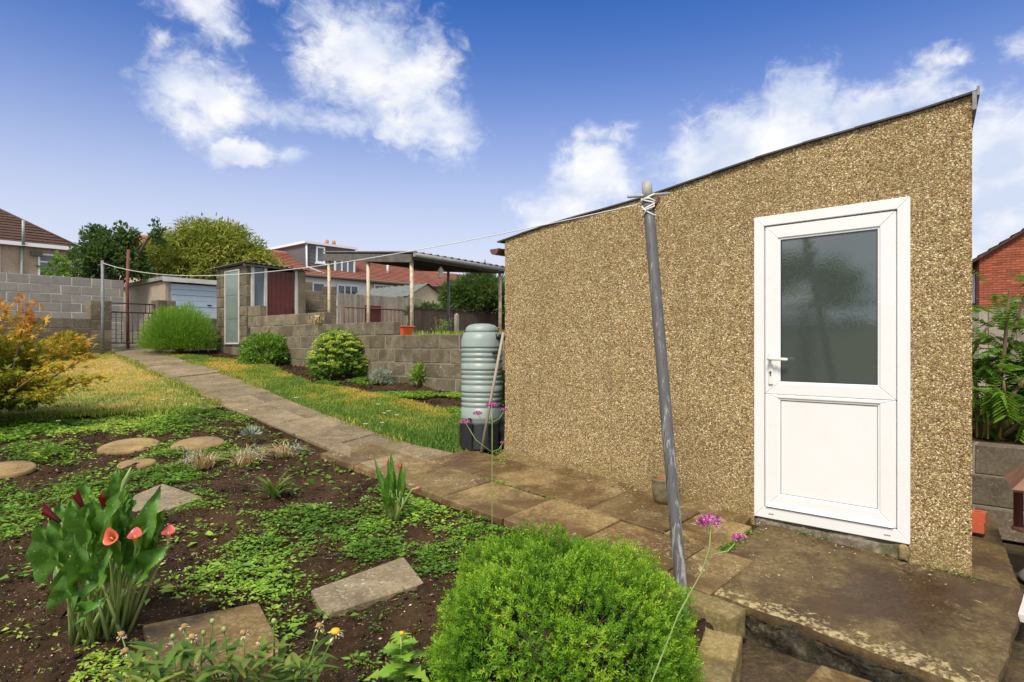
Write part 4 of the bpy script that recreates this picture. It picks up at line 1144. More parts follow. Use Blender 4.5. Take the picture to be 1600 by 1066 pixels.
# ------------------------------------------------------------------ houses
def window(parent, o, xd, w_, h_, cols=2, frame=.07, depth=.06, transom=None, mat='upvc_far', out=None):
    """o: lower left corner (world), xd: unit direction along the wall, out: outward normal"""
    o = Vector(o); xd = Vector((*xd, 0)); out = Vector((*out, 0)); up = Vector((0, 0, 1))
    mb = MB(); b = lambda x0, x1, z0, z1, t0, t1: mb.obox(o + xd * x0 + up * z0 + out * t0, xd * (x1 - x0), -out * -(t1 - t0), up * (z1 - z0))
    b(0, w_, 0, frame, 0, depth); b(0, w_, h_ - frame, h_, 0, depth); b(0, frame, frame, h_ - frame, 0, depth); b(w_ - frame, w_, frame, h_ - frame, 0, depth)
    cw = (w_ - 2 * frame) / cols
    for i in range(1, cols): b(frame + i * cw - frame * .4, frame + i * cw + frame * .4, frame, h_ - frame, 0, depth * .8)
    if transom: b(frame, w_ - frame, transom * h_, transom * h_ + frame * .8, 0, depth * .7)
    b(-.05, w_ + .05, -.07, -.005, 0, depth + .06)
    f = mb.build('window', M[mat], parent)
    for i in range(cols):
        mb = MB(); mb.obox(o + xd * (frame + i * cw + .01) + up * frame + out * .01, xd * (cw - .02), out * .012, up * (h_ - 2 * frame)); mb.build('pane', M['winglass'], f)
    return f
def tile_plane(name, parent, a, b, c, d_, rows, mat, lift=.05):
    """stepped courses from the eave a-b up to the ridge d-c"""
    a, b, c, d_ = map(Vector, (a, b, c, d_)); mb = MB()
    nrm = (b - a).cross(d_ - a).normalized()
    for i in range(rows):
        k0, k1 = i / rows, (i + 1) / rows
        p0, p1 = a.lerp(d_, k0), b.lerp(c, k0); q0, q1 = a.lerp(d_, k1), b.lerp(c, k1)
        mb.add([p0 + nrm * lift, p1 + nrm * lift, q1 + nrm * .004, q0 + nrm * .004, p0, p1], [(0, 1, 2, 3), (0, 4, 5, 1)])
    o = mb.build(name, M[mat], parent)
    return o
# left: rendered house with brown hipped roof. frame: l = -v (left), w = -d (away)
hc = np.array([-24.7, 36.0]); hl = -vd; hw = np.array([-.745, .667]); ho = -hw
lh = empty('rendered_house', (hc[0], hc[1], 2.5), 0, 'beige rendered house with brown tiled hip roof above the left wall', 'house')
HP = lambda l, w_, z: (*(hc + hl * l + hw * w_), z)
LL, WW, EZ, AZ_ = 9.0, 8.0, 6.95, 9.9
mb = MB(); mb.prism([HP(0, 0, 0)[:2], HP(0, WW, 0)[:2], HP(LL, WW, 0)[:2], HP(LL, 0, 0)[:2]], 2.0, EZ); mb.build('wall', M['dash_house'], lh)
e = .35
E_ = [HP(-e, -e, EZ), HP(-e, WW + e, EZ), HP(LL + e, WW + e, EZ), HP(LL + e, -e, EZ)]
r0, r1 = HP(4.0, 4.0, AZ_), HP(5.0, 4.0, AZ_)
rf = tile_plane('roof', lh, E_[3], E_[0], r0, r1, 16, 'tilebrown')
tile_plane('roof_side', lh, E_[0], E_[1], r0, r0, 16, 'tilebrown'); tile_plane('roof_side', lh, E_[1], E_[2], r1, r0, 16, 'tilebrown'); tile_plane('roof_side', lh, E_[2], E_[3], r1, r1, 16, 'tilebrown')
mb = MB(); mb.tube([E_[0], r0], .09, 6); mb.tube([E_[3], r1], .09, 6); mb.tube([E_[1], r0], .09, 6); mb.build('hip_tile', M['tilebrown'], rf)
mb = MB(); mb.obox(HP(-e, -e - .06, EZ - .16), np.append(hl * (LL + 2 * e), 0), np.append(ho * .05, 0), (0, 0, .20)); mb.build('gutter', M['upvc_far'], lh)
mb = MB(); mb.obox(HP(-e - .06, -e, EZ - .16), np.append(hw * (WW + 2 * e), 0), np.append(-hl * .05, 0), (0, 0, .20)); mb.build('gutter', M['upvc_far'], lh)
mb = MB(); mb.tube([HP(2.35, -.5, EZ + 1.2), HP(2.35, -.46, EZ - .1)], .07, 8); mb.tube([HP(2.35, -.12, EZ - .1), HP(2.35, -.12, 2.6)], .06, 8); mb.build('drain_pipe', M['butt'], lh)
window(lh, HP(1.62, -.02, 5.10), -hl, 1.22, 1.42, 1, transom=.66, out=ho, frame=.09)
window(lh, HP(4.5, -.02, 5.10), -hl, 1.25, 1.75, 2, transom=.66, out=ho, frame=.09)
mb = MB(); mb.obox(HP(1.95, -.02, 6.35), np.append(-hl * .5, 0), np.append(ho * .2, 0), (0, 0, .25)); mb.build('wall_vent', M['ply'], lh)
# white low building glimpsed between house and dark tree
wb = empty('white_outbuilding', (-26.0, 42.0, 2.5), AV, 'white rendered building glimpsed between the left house and dark tree', 'building')
mb = MB(); mb.box(-4, 3.6, 0, 4, -.5, 4.1); mb.build('wall', M['white_render'], wb, local=True)
mb = MB(); mb.box(-4.2, 3.8, -.2, 4.2, 4.101, 4.25); mb.build('roof', M['felt'], wb, local=True)

# terrace behind: e along v, f along d (the rear elevations face us)
r0_ = np.array([-9.12, 38.0]); fd = np.array([.745, -.667])
TP = lambda w_, f, z: (*(r0_ + vd * w_ + fd * f), z)
RZ, EZ2, RUN = 6.45, 5.15, 2.8
def terrace(label, w0_, w1_, wallmat, rz=RZ, ez=EZ2, name='terraced_house', run=RUN):
    h = empty(name, TP((w0_ + w1_) / 2, run, 2.0), 0, label, 'house', 'terraced houses behind the gardens')
    mb = MB(); mb.prism([TP(w0_, run - .01, 0)[:2], TP(w1_ - .01, run - .01, 0)[:2], TP(w1_ - .01, -run, 0)[:2], TP(w0_, -run, 0)[:2]], 1.0, ez - .02)
    mb.build('wall', M[wallmat], h)
    rf = tile_plane('roof', h, TP(w0_, run + .25, ez - .1), TP(w1_, run + .25, ez - .1), TP(w1_, 0, rz), TP(w0_, 0, rz), 13, 'tilered')
    tile_plane('far_roof', h, TP(w1_, -run - .25, ez - .1), TP(w0_, -run - .25, ez - .1), TP(w0_, 0, rz), TP(w1_, 0, rz), 13, 'tilered')
    mb = MB(); mb.tube([TP(w0_, 0, rz + .02), TP(w1_, 0, rz + .02)], .10, 6); mb.build('ridge_tile', M['tilered'], rf)
    mb = MB(); mb.tube([TP(w0_, run + .30, ez - .14), TP(w1_, run + .30, ez - .14)], .07, 6); mb.build('gutter', M['felt'], h)
    return h, rf
h1, _ = terrace('leftmost red roofed terraced house beside the golden tree', -12.0, -5.4, 'beige_render')
h2, rf2 = terrace('white rear terraced house with grey slate-clad roof dormer', -5.38, -1.4, 'white_render')
h3, rf3 = terrace('beige rear terraced house with long red tiled roof', -1.38, 4.2, 'beige_render')
h4, _ = terrace('farthest red roofed terraced house seen under the canopy', 4.22, 10.5, 'beige_render', 6.3, 5.0)
# dormer of the white house
mb = MB(); mb.prism([TP(-4.6, 2.0, 0)[:2], TP(-1.62, 2.0, 0)[:2], TP(-1.62, -1.8, 0)[:2], TP(-4.6, -1.8, 0)[:2]], 4.9, 6.80); dm = mb.build('dormer', M['slateclad'], h2)
mb = MB(); mb.prism([TP(-4.75, 2.15, 0)[:2], TP(-1.5, 2.15, 0)[:2], TP(-1.5, -1.9, 0)[:2], TP(-4.75, -1.9, 0)[:2]], 6.801, 6.92); mb.build('dormer_roof', M['upvc_far'], dm)
mb = MB(); mb.tube([TP(-4.60, 2.05, 6.75), TP(-4.60, 2.06, 5.6), TP(-3.9, 2.6, 5.25)], .05, 6); mb.build('dormer_pipe', M['upvc_far'], dm)
for i in range(9):
    mb = MB(); mb.obox(TP(-4.6, 2.002, 5.0 + i * .2), np.append(vd * 2.98, 0), np.append(fd * .02, 0), (0, 0, .18)); mb.build('cladding_row', M['slateclad'], dm)
window(h2, TP(-4.05, 2.03, 5.86), vd, .52, .86, 1, out=fd, frame=.08)
window(h2, TP(-2.95, 2.03, 5.30), vd, 1.30, .95, 3, out=fd, frame=.09)
window(h2, TP(-4.75, RUN, 3.4), vd, .75, 1.35, 1, transom=.6, out=fd, frame=.09)
window(h2, TP(-3.3, RUN, 3.65), vd, 1.35, 1.1, 3, out=fd, frame=.09)
window(h3, TP(-.95, RUN, 4.15), vd, 1.3, .75, 2, out=fd, frame=.08)
window(h3, TP(1.5, RUN, 4.15), vd, 1.1, .7, 2, out=fd, frame=.08)
window(h1, TP(-6.3, RUN, 3.9), vd, .8, .8, 1, out=fd, frame=.08)
mb = MB(); mb.tube([TP(1.0, 1.5, 5.75), TP(1.0, 1.5, 6.25)], .06, 6); mb.tube([TP(1.0, 1.5, 6.22), TP(1.25, 1.6, 6.30)], .05, 6); mb.build('flue', M['upvc_far'], rf3)
mb = MB(); mb.obox(TP(-2.2, -.5, 6.2), np.append(vd * .9, 0), np.append(fd * .6, 0), (0, 0, 1.05)); cm = mb.build('chimney', M['redbrick'], rf2, bevel=.02)
for k in (.2, .65): mb = MB(); b_ = Vector(TP(-2.2 + k, -.2, 7.25)); mb.tube([b_, b_ + Vector((0, 0, .3))], [.12, .10], 8); mb.build('chimney_pot', M['terracotta'], h2)
# garage with grey-green corrugated roof
gq = np.array([-4.90, 30.0])
gr = empty('gabled_garage', (gq[0], gq[1], 1.9), AV, 'small gabled garage with grey corrugated roof and teal door', 'garage')
mb = MB()
mb.add([(0, 0, 0), (2.3, 0, 0), (2.3, 0, 1.95), (1.15, 0, 2.55), (0, 0, 1.95), (0, 5, 0), (2.3, 5, 0), (2.3, 5, 1.95), (1.15, 5, 2.55), (0, 5, 1.95)], [(0, 1, 2, 3, 4), (9, 8, 7, 6, 5), (0, 4, 9, 5), (1, 6, 7, 2)])
mb.build('wall', M['beige_render'], gr, local=True)
for sgn in (0, 1):
    mb = MB(); n = 30
    for i in range(n):
        y0, y1 = -.15 + i * 5.3 / n, -.15 + (i + 1) * 5.3 / n
        h0, h1 = .03 * math.sin(i * 2.1), .03 * math.sin((i + 1) * 2.1)
        xa, xb = (-.15, 1.15) if not sgn else (2.45, 1.15)
        q = [(xa, y0, 1.90 + h0), (xa, y1, 1.90 + h1), (xb, y1, 2.60 + h1), (xb, y0, 2.60 + h0)]
        mb.add(q, [(0, 1, 2, 3)])
    mb.build('roof_sheet', M['greenroof'], gr, local=True)
mb = MB(); mb.box(.75, 2.1, -.04, -.002, 0, 1.52); mb.build('garage_door', M['bluedark'], gr, local=True)
mb = MB(); mb.box(.65, 2.2, -.06, -.003, 1.525, 1.64); mb.build('lintel', M['ply'], gr, local=True)
# far right: brick gable house
bq = np.array([14.6, 20.0]); bg = np.array([.835, -.55]); bs = np.array([.55, .835])
bh_ = empty('brick_house', (14.6, 20.0, 1.5), 0, 'red brick gabled house behind the fence right of the shed', 'house')
BP = lambda s, t_, z: (*(bq + bg * s + bs * t_), z)
ez, half, rise = 4.28, 4.6, .66
mb = MB()
mb.add([BP(0, 0, .5), BP(2 * half, 0, .5), BP(2 * half, 0, ez), BP(half, 0, ez + half * rise), BP(0, 0, ez), BP(0, 9, .5), BP(2 * half, 9, .5), BP(2 * half, 9, ez), BP(half, 9, ez + half * rise), BP(0, 9, ez)],
       [(0, 1, 2, 3, 4), (9, 8, 7, 6, 5), (5, 0, 4, 9), (1, 6, 7, 2)])
mb.build('wall', M['redbrick'], bh_)
bm_ = MB(); bm_.box(0, .215, -.012, .02, 0, .065); bme = bm_.mesh('brick', M['redbrick'], bevel=.004)
bang = math.atan2(bg[1], bg[0])
k = 0
for i in range(42):
    z = 2.55 + i * .075
    s = -.1125 if i % 2 else 0.0
    while s < 1.75:
        L0 = max(s, 0.0)
        if s + .215 > .05 and z + .065 < ez + L0 * rise - .05 and k < 300:
            b_ = link('brick', bme, bh_); q = BP(L0, 0, z)
            b_.location = (q[0] - 14.6, q[1] - 20.0, z - 1.5); b_.rotation_euler = (0, 0, bang); b_.scale = ((s + .215 - L0) / .215, 1, 1); k += 1
        s += .225
for sg in (0, 1):
    a0 = 0 if not sg else 2 * half
    o1 = -.3 if not sg else 2 * half + .3
    q = [BP(o1, 9.2, ez - .2), BP(o1, -.18, ez - .2), BP(half, -.18, ez + half * rise + .02), BP(half, 9.2, ez + half * rise + .02)]
    if sg: q = [q[1], q[0], q[3], q[2]]
    tile_plane('roof', bh_, *q, 18, 'tilebrown', .04)
    mb = MB(); p0, p1 = Vector(BP(o1, -.16, ez - .28)), Vector(BP(half, -.16, ez + half * rise - .06)); mb.obox(p0, p1 - p0, (bs[0] * .1, bs[1] * .1, 0), (0, 0, .09)); mb.build('verge', M['tilebrown'], bh_)
window(bh_, BP(-.02, 3.0, 3.0), -bs, 1.1, .95, 2, out=-bg, frame=.08)
mb = MB(); mb.tube([BP(-.05, .35, 2.98), BP(.6, -.05, 2.86), BP(3.5, -.05, 2.7)], .03, 6); mb.build('waste_pipe', M['greypole'], bh_)
# wall and palm behind the camera, seen only in the door glass
o = MB().box(-9.2, -9.0, -6, 3.2, -.6, 2.05).build('cream_boundary_wall', M['cream_wall']); tag(o, 'plain cream garden wall mirrored in the door glass', 'wall')

# ------------------------------------------------------------------ water butt and things by the shed corner
bx, by = -.300, 6.36
bz = float(gz(0, by)) + .01
wbt = empty('water_butt', (bx, by, bz), 0, 'ribbed sage green water butt with domed lid on a black stand', 'water butt')
prof = [(.001, .245), (.188, .245), (.196, .27)]
z = .30
def band(z, n_ribs, wide):
    out = [(.205, z), (.209, z + .008), (.206, z + .018), (.204, z + wide), (.196, z + wide + .006)]
    z = z + wide + .012
    for k in range(n_ribs):
        out += [(.193, z), (.203, z + .010), (.205, z + .024), (.202, z + .036), (.193, z + .043)]
        z += .050
    return out, z
for wide in (.10, .055, .055):
    b_, z = band(z, 3, wide); prof += b_
prof += [(.206, z), (.209, z + .007), (.206, z + .02), (.203, z + .07), (.190, z + .115), (.168, z + .145), (.158, z + .150)]
ztop = z + .150
mb = MB(); mb.lathe(prof, n=48); mb.build('barrel', M['butt'], wbt, local=True)
mb = MB(); mb.lathe([(.154, ztop - .004), (.163, ztop + .002), (.164, ztop + .018), (.155, ztop + .045), (.125, ztop + .07), (.07, ztop + .083), (.001, ztop + .086)], n=48); mb.build('lid', M['butt'], wbt, local=True)
mb = MB(); mb.lathe([(.001, .0), (.215, .0), (.21, .02), (.195, .242), (.19, .262), (.001, .262)], n=10); mb.build('stand', M['blackp'], wbt, local=True)
for a_ in range(10):
    g = 2 * math.pi * (a_ + .5) / 10; c_, s_ = math.cos(g), math.sin(g)
    if a_ % 2 == 0:
        mb = MB(); mb.obox((c_ * .19 - s_ * -.05, s_ * .19 + c_ * -.05, .001), (c_ * .03, s_ * .03, 0), (-s_ * .1, c_ * .1, 0), (0, 0, .25)); mb.build('stand_foot', M['blackp'], wbt, local=True)
mb = MB(); mb.tube([(.14, -.125, ztop - .045), (.185, -.10, ztop - .05), (.25, -.02, ztop - .07), (.32, .06, ztop - .08)], [.028, .022, .02, .02], 10); mb.build('inlet_hose', M['blackp'], wbt, local=True)
mb = MB(); mb.obox((.110, -.185, ztop - .22), (.055, .033, 0), (.01, -.017, 0), (0, 0, .022)); mb.build('grip', M['blackp'], wbt, local=True)
mb = MB(); mb.tube([(-.10, -.17, .30), (-.115, -.225, .30)], .016, 8); mb.tube([(-.115, -.222, .305), (-.115, -.226, .265)], .010, 8); mb.build('tap', M['blackp'], wbt, local=True)
o = MB().tube([(-.298, 6.10, .463), (-.19, 6.10, 1.05), (-.082, 6.085, 1.625)], .0135, 10).build('grey_cane', M['cane']); tag(o, 'thin grey plastic cane leaning against the shed corner by the water butt', 'cane')
mbk = MB()
o = rough_box(-.20, .02, 0, .26, 0, .42, .03, .02, 9, seed=44)
V = o[0] + np.array([-.01, 6.30, bz - .02]); o = np_obj('black_sack', V, o[1], M['blackp'], None, smooth=True); tag(o, 'black plastic sack tucked between the water butt and shed', 'sack')
# stoneware pot with crocks
pp = W(1.80, -.145)
pz = float(gz(0, pp[1])) + .022
pot = empty('stone_pot', (pp[0], pp[1], pz), 0, 'small mossy stoneware pot with orange shards against the shed wall', 'pot')
mb = MB(); mb.lathe([(.001, 0), (.062, 0), (.078, .03), (.094, .09), (.096, .13), (.090, .16), (.094, .168), (.094, .182), (.086, .186), (.080, .176), (.082, .13), (.001, .11)], n=32); mb.build('pot_body', M['glassbowl'], pot, local=True)
for k, (a_, h_) in enumerate([(0.4, .07), (2.0, .05), (3.6, .06)]):
    c_, s_ = math.cos(a_) * .045, math.sin(a_) * .045
    mb = MB(); mb.hexa([(c_ - .03, s_ - .02, .12), (c_ + .03, s_ - .015, .12), (c_ + .03, s_ - .007, .12), (c_ - .03, s_ - .012, .12), (c_ - .022, s_ - .03, .15 + h_), (c_ + .018, s_ - .02, .14 + h_), (c_ + .018, s_ - .012, .14 + h_), (c_ - .022, s_ - .022, .15 + h_)])
    mb.build('orange_shard', M['orange'] if k == 0 else M['terracotta'], pot, local=True)
# right edge: small peaked bird table
bt = empty('bird_table', (3.40, 3.98, .02), R(12), 'small reddish brown bird table with pyramid roof at the right edge', 'bird table')
mb = MB(); h = .31; q = [(0, -h * 1.15, .60), (h * 1.15, 0, .60), (0, h * 1.15, .60), (-h * 1.15, 0, .60)]
mb.add(q + [(0, 0, .86)] + [(x * .96, y * .96, .585) for x, y, _ in q], [(0, 1, 4), (1, 2, 4), (2, 3, 4), (3, 0, 4), (5, 8, 7, 6), (0, 5, 6, 1), (1, 6, 7, 2), (2, 7, 8, 3), (3, 8, 5, 0)]); mb.build('roof', M['birdwood'], bt, local=True)
mb = MB(); mb.box(-.17, .17, -.17, .17, .30, .325); mb.build('tray', M['birdwood'], bt, bevel=.006, local=True)
for sx in (-.14, .14):
    for sy in (-.14, .14): mb = MB(); mb.box(sx - .018, sx + .018, sy - .018, sy + .018, .326, .60); mb.build('roof_post', M['darkred'], bt, local=True)
mb = MB(); mb.box(-.05, .05, -.05, .05, .03, .298); mb.build('pedestal', M['darkred'], bt, local=True)
mb = MB(); mb.lathe([(.001, 0), (.20, 0), (.205, .02), (.17, .05), (.08, .10), (.05, .11)], n=16); mb.build('foot', M['greypole'], bt, local=True)

# orange tub and terracotta trough beyond the block wall
t = empty('orange_tub', (-2.02, 11.6, 1.66), R(-42), 'bright orange plastic tub beside the front canopy post', 'tub')
mb = MB(); mb.hexa([(-.19, -.1, 0), (.19, -.1, 0), (.19, .1, 0), (-.19, .1, 0), (-.23, -.13, .17), (.23, -.13, .17), (.23, .13, .17), (-.23, .13, .17)]); mb.build('tub_body', M['orange'], t, bevel=.02, local=True)
mb = MB(); mb.box(-.245, .245, -.145, .145, .172, .19); mb.build('rim', M['orange'], t, bevel=.006, local=True)
t = empty('terracotta_trough', (-.34, 9.30, 1.690), A2, 'shallow terracotta trough standing on the block wall by the water butt', 'trough')
mb = MB(); mb.hexa([(-.10, -.0, 0), (.10, -.0, 0), (.10, .11, 0), (-.10, .11, 0), (-.12, -.01, .06), (.12, -.01, .06), (.12, .12, .06), (-.12, .12, .06)]); mb.build('trough_body', M['terracotta'], t, bevel=.006, local=True)
mb = MB(); mb.box(-.125, .125, -.015, .125, .0605, .075); mb.build('rim', M['terracotta'], t, bevel=.004, local=True)

# ------------------------------------------------------------------ clothes pole and line
pb = Vector((.862, 3.20, float(gz(0, 3.2)) - .06)); ptop = Vector((.757, 3.60, 2.415))
cpole = empty('clothes_pole', pb, 0, 'leaning worn grey clothes pole with crossbar rising from the flower bed', 'clothes pole')
mb = MB(); pts = [pb.lerp(ptop, k) for k in np.linspace(0, .962, 14)]; mb.tube(pts, .031, 20); mb.build('pole_shaft', M['pole'], cpole)
mb = MB(); mb.tube([pb.lerp(ptop, .9625), pb.lerp(ptop, .985), ptop], [.0285, .0285, .027], 20); mb.build('pole_cap', M['zinc'], cpole)
c0 = pb.lerp(ptop, .966)
mb = MB(); mb.tube([c0 + Vector((-.115, -.01, -.005)), c0 + Vector((.125, .01, .018))], .0085, 8); mb.build('crossbar', M['zinc'], cpole)
hk = pb.lerp(ptop, .945)
mb = MB(); mb.tube([hk + Vector((.02, -.025, -.03)), hk + Vector((.03, -.05, -.01)), hk + Vector((.05, -.045, .03))], .009, 8); mb.build('cleat', M['darkred'], cpole)
wr = MB()
for k, (zz, tl) in enumerate([(.962, .02), (.955, -.015), (.948, .022), (.940, -.02), (.930, .03)]):
    c1 = pb.lerp(ptop, zz); ring_ = []
    for g in np.linspace(0, 2 * math.pi, 19): ring_.append(c1 + Vector((math.cos(g) * .037, math.sin(g) * .037, tl * math.cos(g + k))))
    wr.tube(ring_, .005, 6)
wr.tube([hk + Vector((.03, -.04, 0)), hk + Vector((.02, -.05, -.02)), hk + Vector((-.02, -.045, -.035)), hk + Vector((-.036, -.01, -.075))], .005, 6)
ln = empty('clothes_line', (.747, 3.59, 2.3), 0, 'white cord sagging from the leaning pole to the far post', 'clothes line')
wr.build('knotted_cord', M['rope'], ln)
l0, l1 = Vector((.725, 3.60, 2.297)), Vector((-9.216, 14.40, 3.36))
pts = [l0.lerp(l1, t_) - Vector((0, 0, 4 * .345 * t_ * (1 - t_))) for t_ in np.linspace(0, 1, 60)]
mb = MB(); mb.tube(pts, [.003 + .0025 * k / 59 for k in range(60)], 6); mb.build('cord', M['rope'], ln)

# ------------------------------------------------------------------ slabs and discs in the bed
def slab(name, label, corners, cat, mat='slate', th=.045, up=.03, group=None, seed=0):
    t = MB(); zs = [float(gz(0, p[1])) + up for p in corners]
    t.prism([tuple(p[:2]) for p in corners], [z - th for z in zs], zs)
    o = t.build(name, M[mat], None, bevel=.006); return tag(o, label, cat, group)
slab('stepping_slab', 'tilted pale stepping slab beside the green mound', [(-1.11, 3.53), (-.96, 3.27), (-.495, 3.616), (-.67, 3.96)], 'slab', up=-.030, group='stepping slabs in the flower bed')
slab('stepping_slab', 'light square stepping slab behind the calla lilies', [G_(172, 783)[:2], G_(236, 799)[:2], G_(318, 771)[:2], G_(254, 750)[:2]], 'slab', up=-.028, group='stepping slabs in the flower bed')
slab('stepping_slab', 'large mossy stepping slab in front of the faded daisy plant', [G_(222, 967)[:2], G_(236, 1075)[:2], G_(447, 1010)[:2], G_(404, 932)[:2]], 'slab', up=-.030, group='stepping slabs in the flower bed', mat='flag')
def disc(label, px, py, rx, depth=1.0):
    c = G_(px, py); r_ = rx * c[1] / 1000
    prof = [(.001, .012), (r_ * .7, .014), (r_ * .94, .008), (r_, -.004), (r_ * .99, -.03)]
    mb = MB(); mb.lathe(prof, c=(0, 0, 0), n=36)
    for i, (x, y, z) in enumerate(mb.v):
        k = 1 + .05 * math.sin(3 * math.atan2(y, x) + px); mb.v[i] = (c[0] + x * k, c[1] + y * k * depth, c[2] + z + y * .104 - .020)
    o = mb.build('sandy_disc', M['disc']); tag(o, label, 'disc', 'round stepping discs in the flower bed')
disc('sandy round disc cut by the left edge of the photo', 2, 730, 46)
disc('middle sandy round disc among the weeds near the lawn', 203, 692, 42)
disc('sandy round disc nearest the path, beside dried stalks', 310, 689, 38)
disc('small half-buried sandy disc behind the calla lilies', 213, 721, 27)

# ------------------------------------------------------------------ foliage helpers
def cloud_in(ells, ncl, per, cr, L, W_, out=.9, up=.2, rmin=.45, rng=None, zmin=-.5, lv=.3, tilt=.8):
    """leaves in clumps through ellipsoids: list of (centre, radii, share)"""
    rng = rng or RNG
    P, D, T = [], [], []
    for c, r, share in ells:
        n = max(1, int(ncl * share)); u = unit(rng.normal(size=(n * 2, 3))); u = u[u[:, 2] > zmin][:n]; n = len(u)
        rad = rmin + (1 - rmin) * rng.random(n) ** .5
        cc = np.array(c) + u * rad[:, None] * np.array(r)
        q = unit(rng.normal(size=(n, per, 3))) * (rng.random((n, per, 1)) ** .5) * cr
        pts = cc[:, None] + q
        dd = u[:, None] * out + rng.normal(size=(n, per, 3)) * .7 + np.array([0, 0, up])
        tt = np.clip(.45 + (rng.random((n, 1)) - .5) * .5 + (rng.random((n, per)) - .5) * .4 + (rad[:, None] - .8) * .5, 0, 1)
        P.append(pts.reshape(-1, 3)); D.append(dd.reshape(-1, 3)); T.append(tt.reshape(-1))
    P = np.concatenate(P); D = np.concatenate(D); T = np.concatenate(T); n = len(P)
    N = unit(RNG.normal(size=(n, 3)) * tilt + np.array([0, 0, 1.0]))
    return leaf_cloud(P, D, L * (1 + lv * (rng.random(n) - .5) * 2), W_ * (1 + lv * (rng.random(n) - .5) * 2), N, tint=T)
def limbs(mb, base, tips, r0, r1=.01, n=7, wob=.12):
    base = Vector(base)
    for i, tp in enumerate(tips):
        tp = Vector(tp); m = base.lerp(tp, .5) + Vector((random.uniform(-1, 1), random.uniform(-1, 1), random.uniform(-.3, .6))) * (tp - base).length * wob
        q = base.lerp(tp, .25) + (m - base.lerp(tp, .5)) * .7
        mb.tube([base, q, m, base.lerp(tp, .78) + (m - base.lerp(tp, .5)) * .5, tp], [r0, r0 * .8, r0 * .6, r0 * .4 + r1 * .3, r1], n)
def tree(name, label, base, ells, ncl, per, cr, L, W_, mat, trunk=.15, group='trees beyond the lane', cat='tree', bark='bark', **kw):
    t = empty(name, base, 0, label, cat, group)
    V, F, T = cloud_in(ells, ncl, per, cr, L, W_, **kw)
    np_obj('crown', V, F, M[mat], t, T)
    mb = MB(); b = Vector(base); fork = b.lerp(Vector(ells[0][0]), .55)
    mb.tube([b - Vector((0, 0, .1)), b.lerp(fork, .5) + Vector((.03, 0, 0)), fork], [trunk, trunk * .8, trunk * .65], 9)
    tips = []
    for c, r, s in ells:
        for k in range(3):
            u = unit(RNG.normal(size=(1, 3)))[0]; u[2] = abs(u[2]) * .8; tips.append(np.array(c) + u * np.array(r) * .75)
    limbs(mb, fork, tips, trunk * .45, .012)
    mb.build('trunk', M[bark], t)
    return t
# background trees
tree('dark_tree', 'dark green broadleaved tree behind the lane wall, left of the golden tree', (-15.6, 25.0, 2.0),
     [((-15.6, 25.0, 4.7), (1.0, 1.0, .95), .5), ((-15.9, 24.8, 5.3), (.65, .7, .75), .22), ((-14.9, 25, 4.5), (.6, .7, .8), .2), ((-14.0, 25.3, 5.9), (.18, .2, .75), .04), ((-16.6, 25, 4.3), (.5, .6, .5), .12), ((-17.0, 25, 4.9), (.3, .3, .3), .05), ((-15.1, 25, 5.6), (.4, .4, .5), .08)], 330, 18, .24, .17, .10, 'darktree', rmin=.3)
tree('golden_tree', 'broad golden green feathery tree behind the lane garage', (-12.7, 27.5, 2.0),
     [((-12.9, 27.5, 5.0), (2.0, 1.8, 1.75), .45), ((-14.6, 27.3, 5.0), (1.2, 1.3, 1.2), .2), ((-10.9, 27.4, 4.4), (1.2, 1.2, 1.0), .15), ((-11.6, 27.4, 4.7), (1.35, 1.3, 1.3), .22), ((-13.4, 27.6, 5.9), (1.3, 1.2, .95), .15), ((-12.2, 27.2, 5.6), (1.2, 1.2, 1.1), .15)], 900, 30, .34, .22, .055, 'goldtree', rmin=.35, up=-.25, out=.7)
tree('spreading_conifer', 'low spreading dark green conifer behind the dark fence', (-1.3, 24.0, 1.9),
     [((-1.2, 24.0, 3.3), (1.35, 1.0, .75), .6), ((-.2, 24.2, 3.1), (1.1, 1.0, .7), .3), ((-1.9, 23.9, 3.1), (.7, .8, .6), .2), ((-1.15, 24, 3.9), (.4, .4, .45), .1)], 420, 34, .25, .26, .035, 'conifer', rmin=.3, out=1.4, group='shrubs beyond the fences', cat='shrub', trunk=.08)
tree('small_bush', 'small dark bush at the foot of the teal garage door', (-3.35, 25.0, 1.95),
     [((-3.35, 25.0, 2.75), (.75, .5, .35), 1)], 80, 26, .16, .12, .05, 'darktree', group='shrubs beyond the fences', cat='shrub', trunk=.04)
tree('climbing_plant', 'loose leafy climber in front of the left house window', (-13.3, 19.0, 2.2),
     [((-13.55, 19.0, 3.75), (.28, .25, .45), .6), ((-13.3, 18.9, 3.3), (.5, .25, .25), .5)], 26, 9, .14, .16, .11, 'shrub', group='shrubs beyond the fences', cat='shrub', trunk=.03)
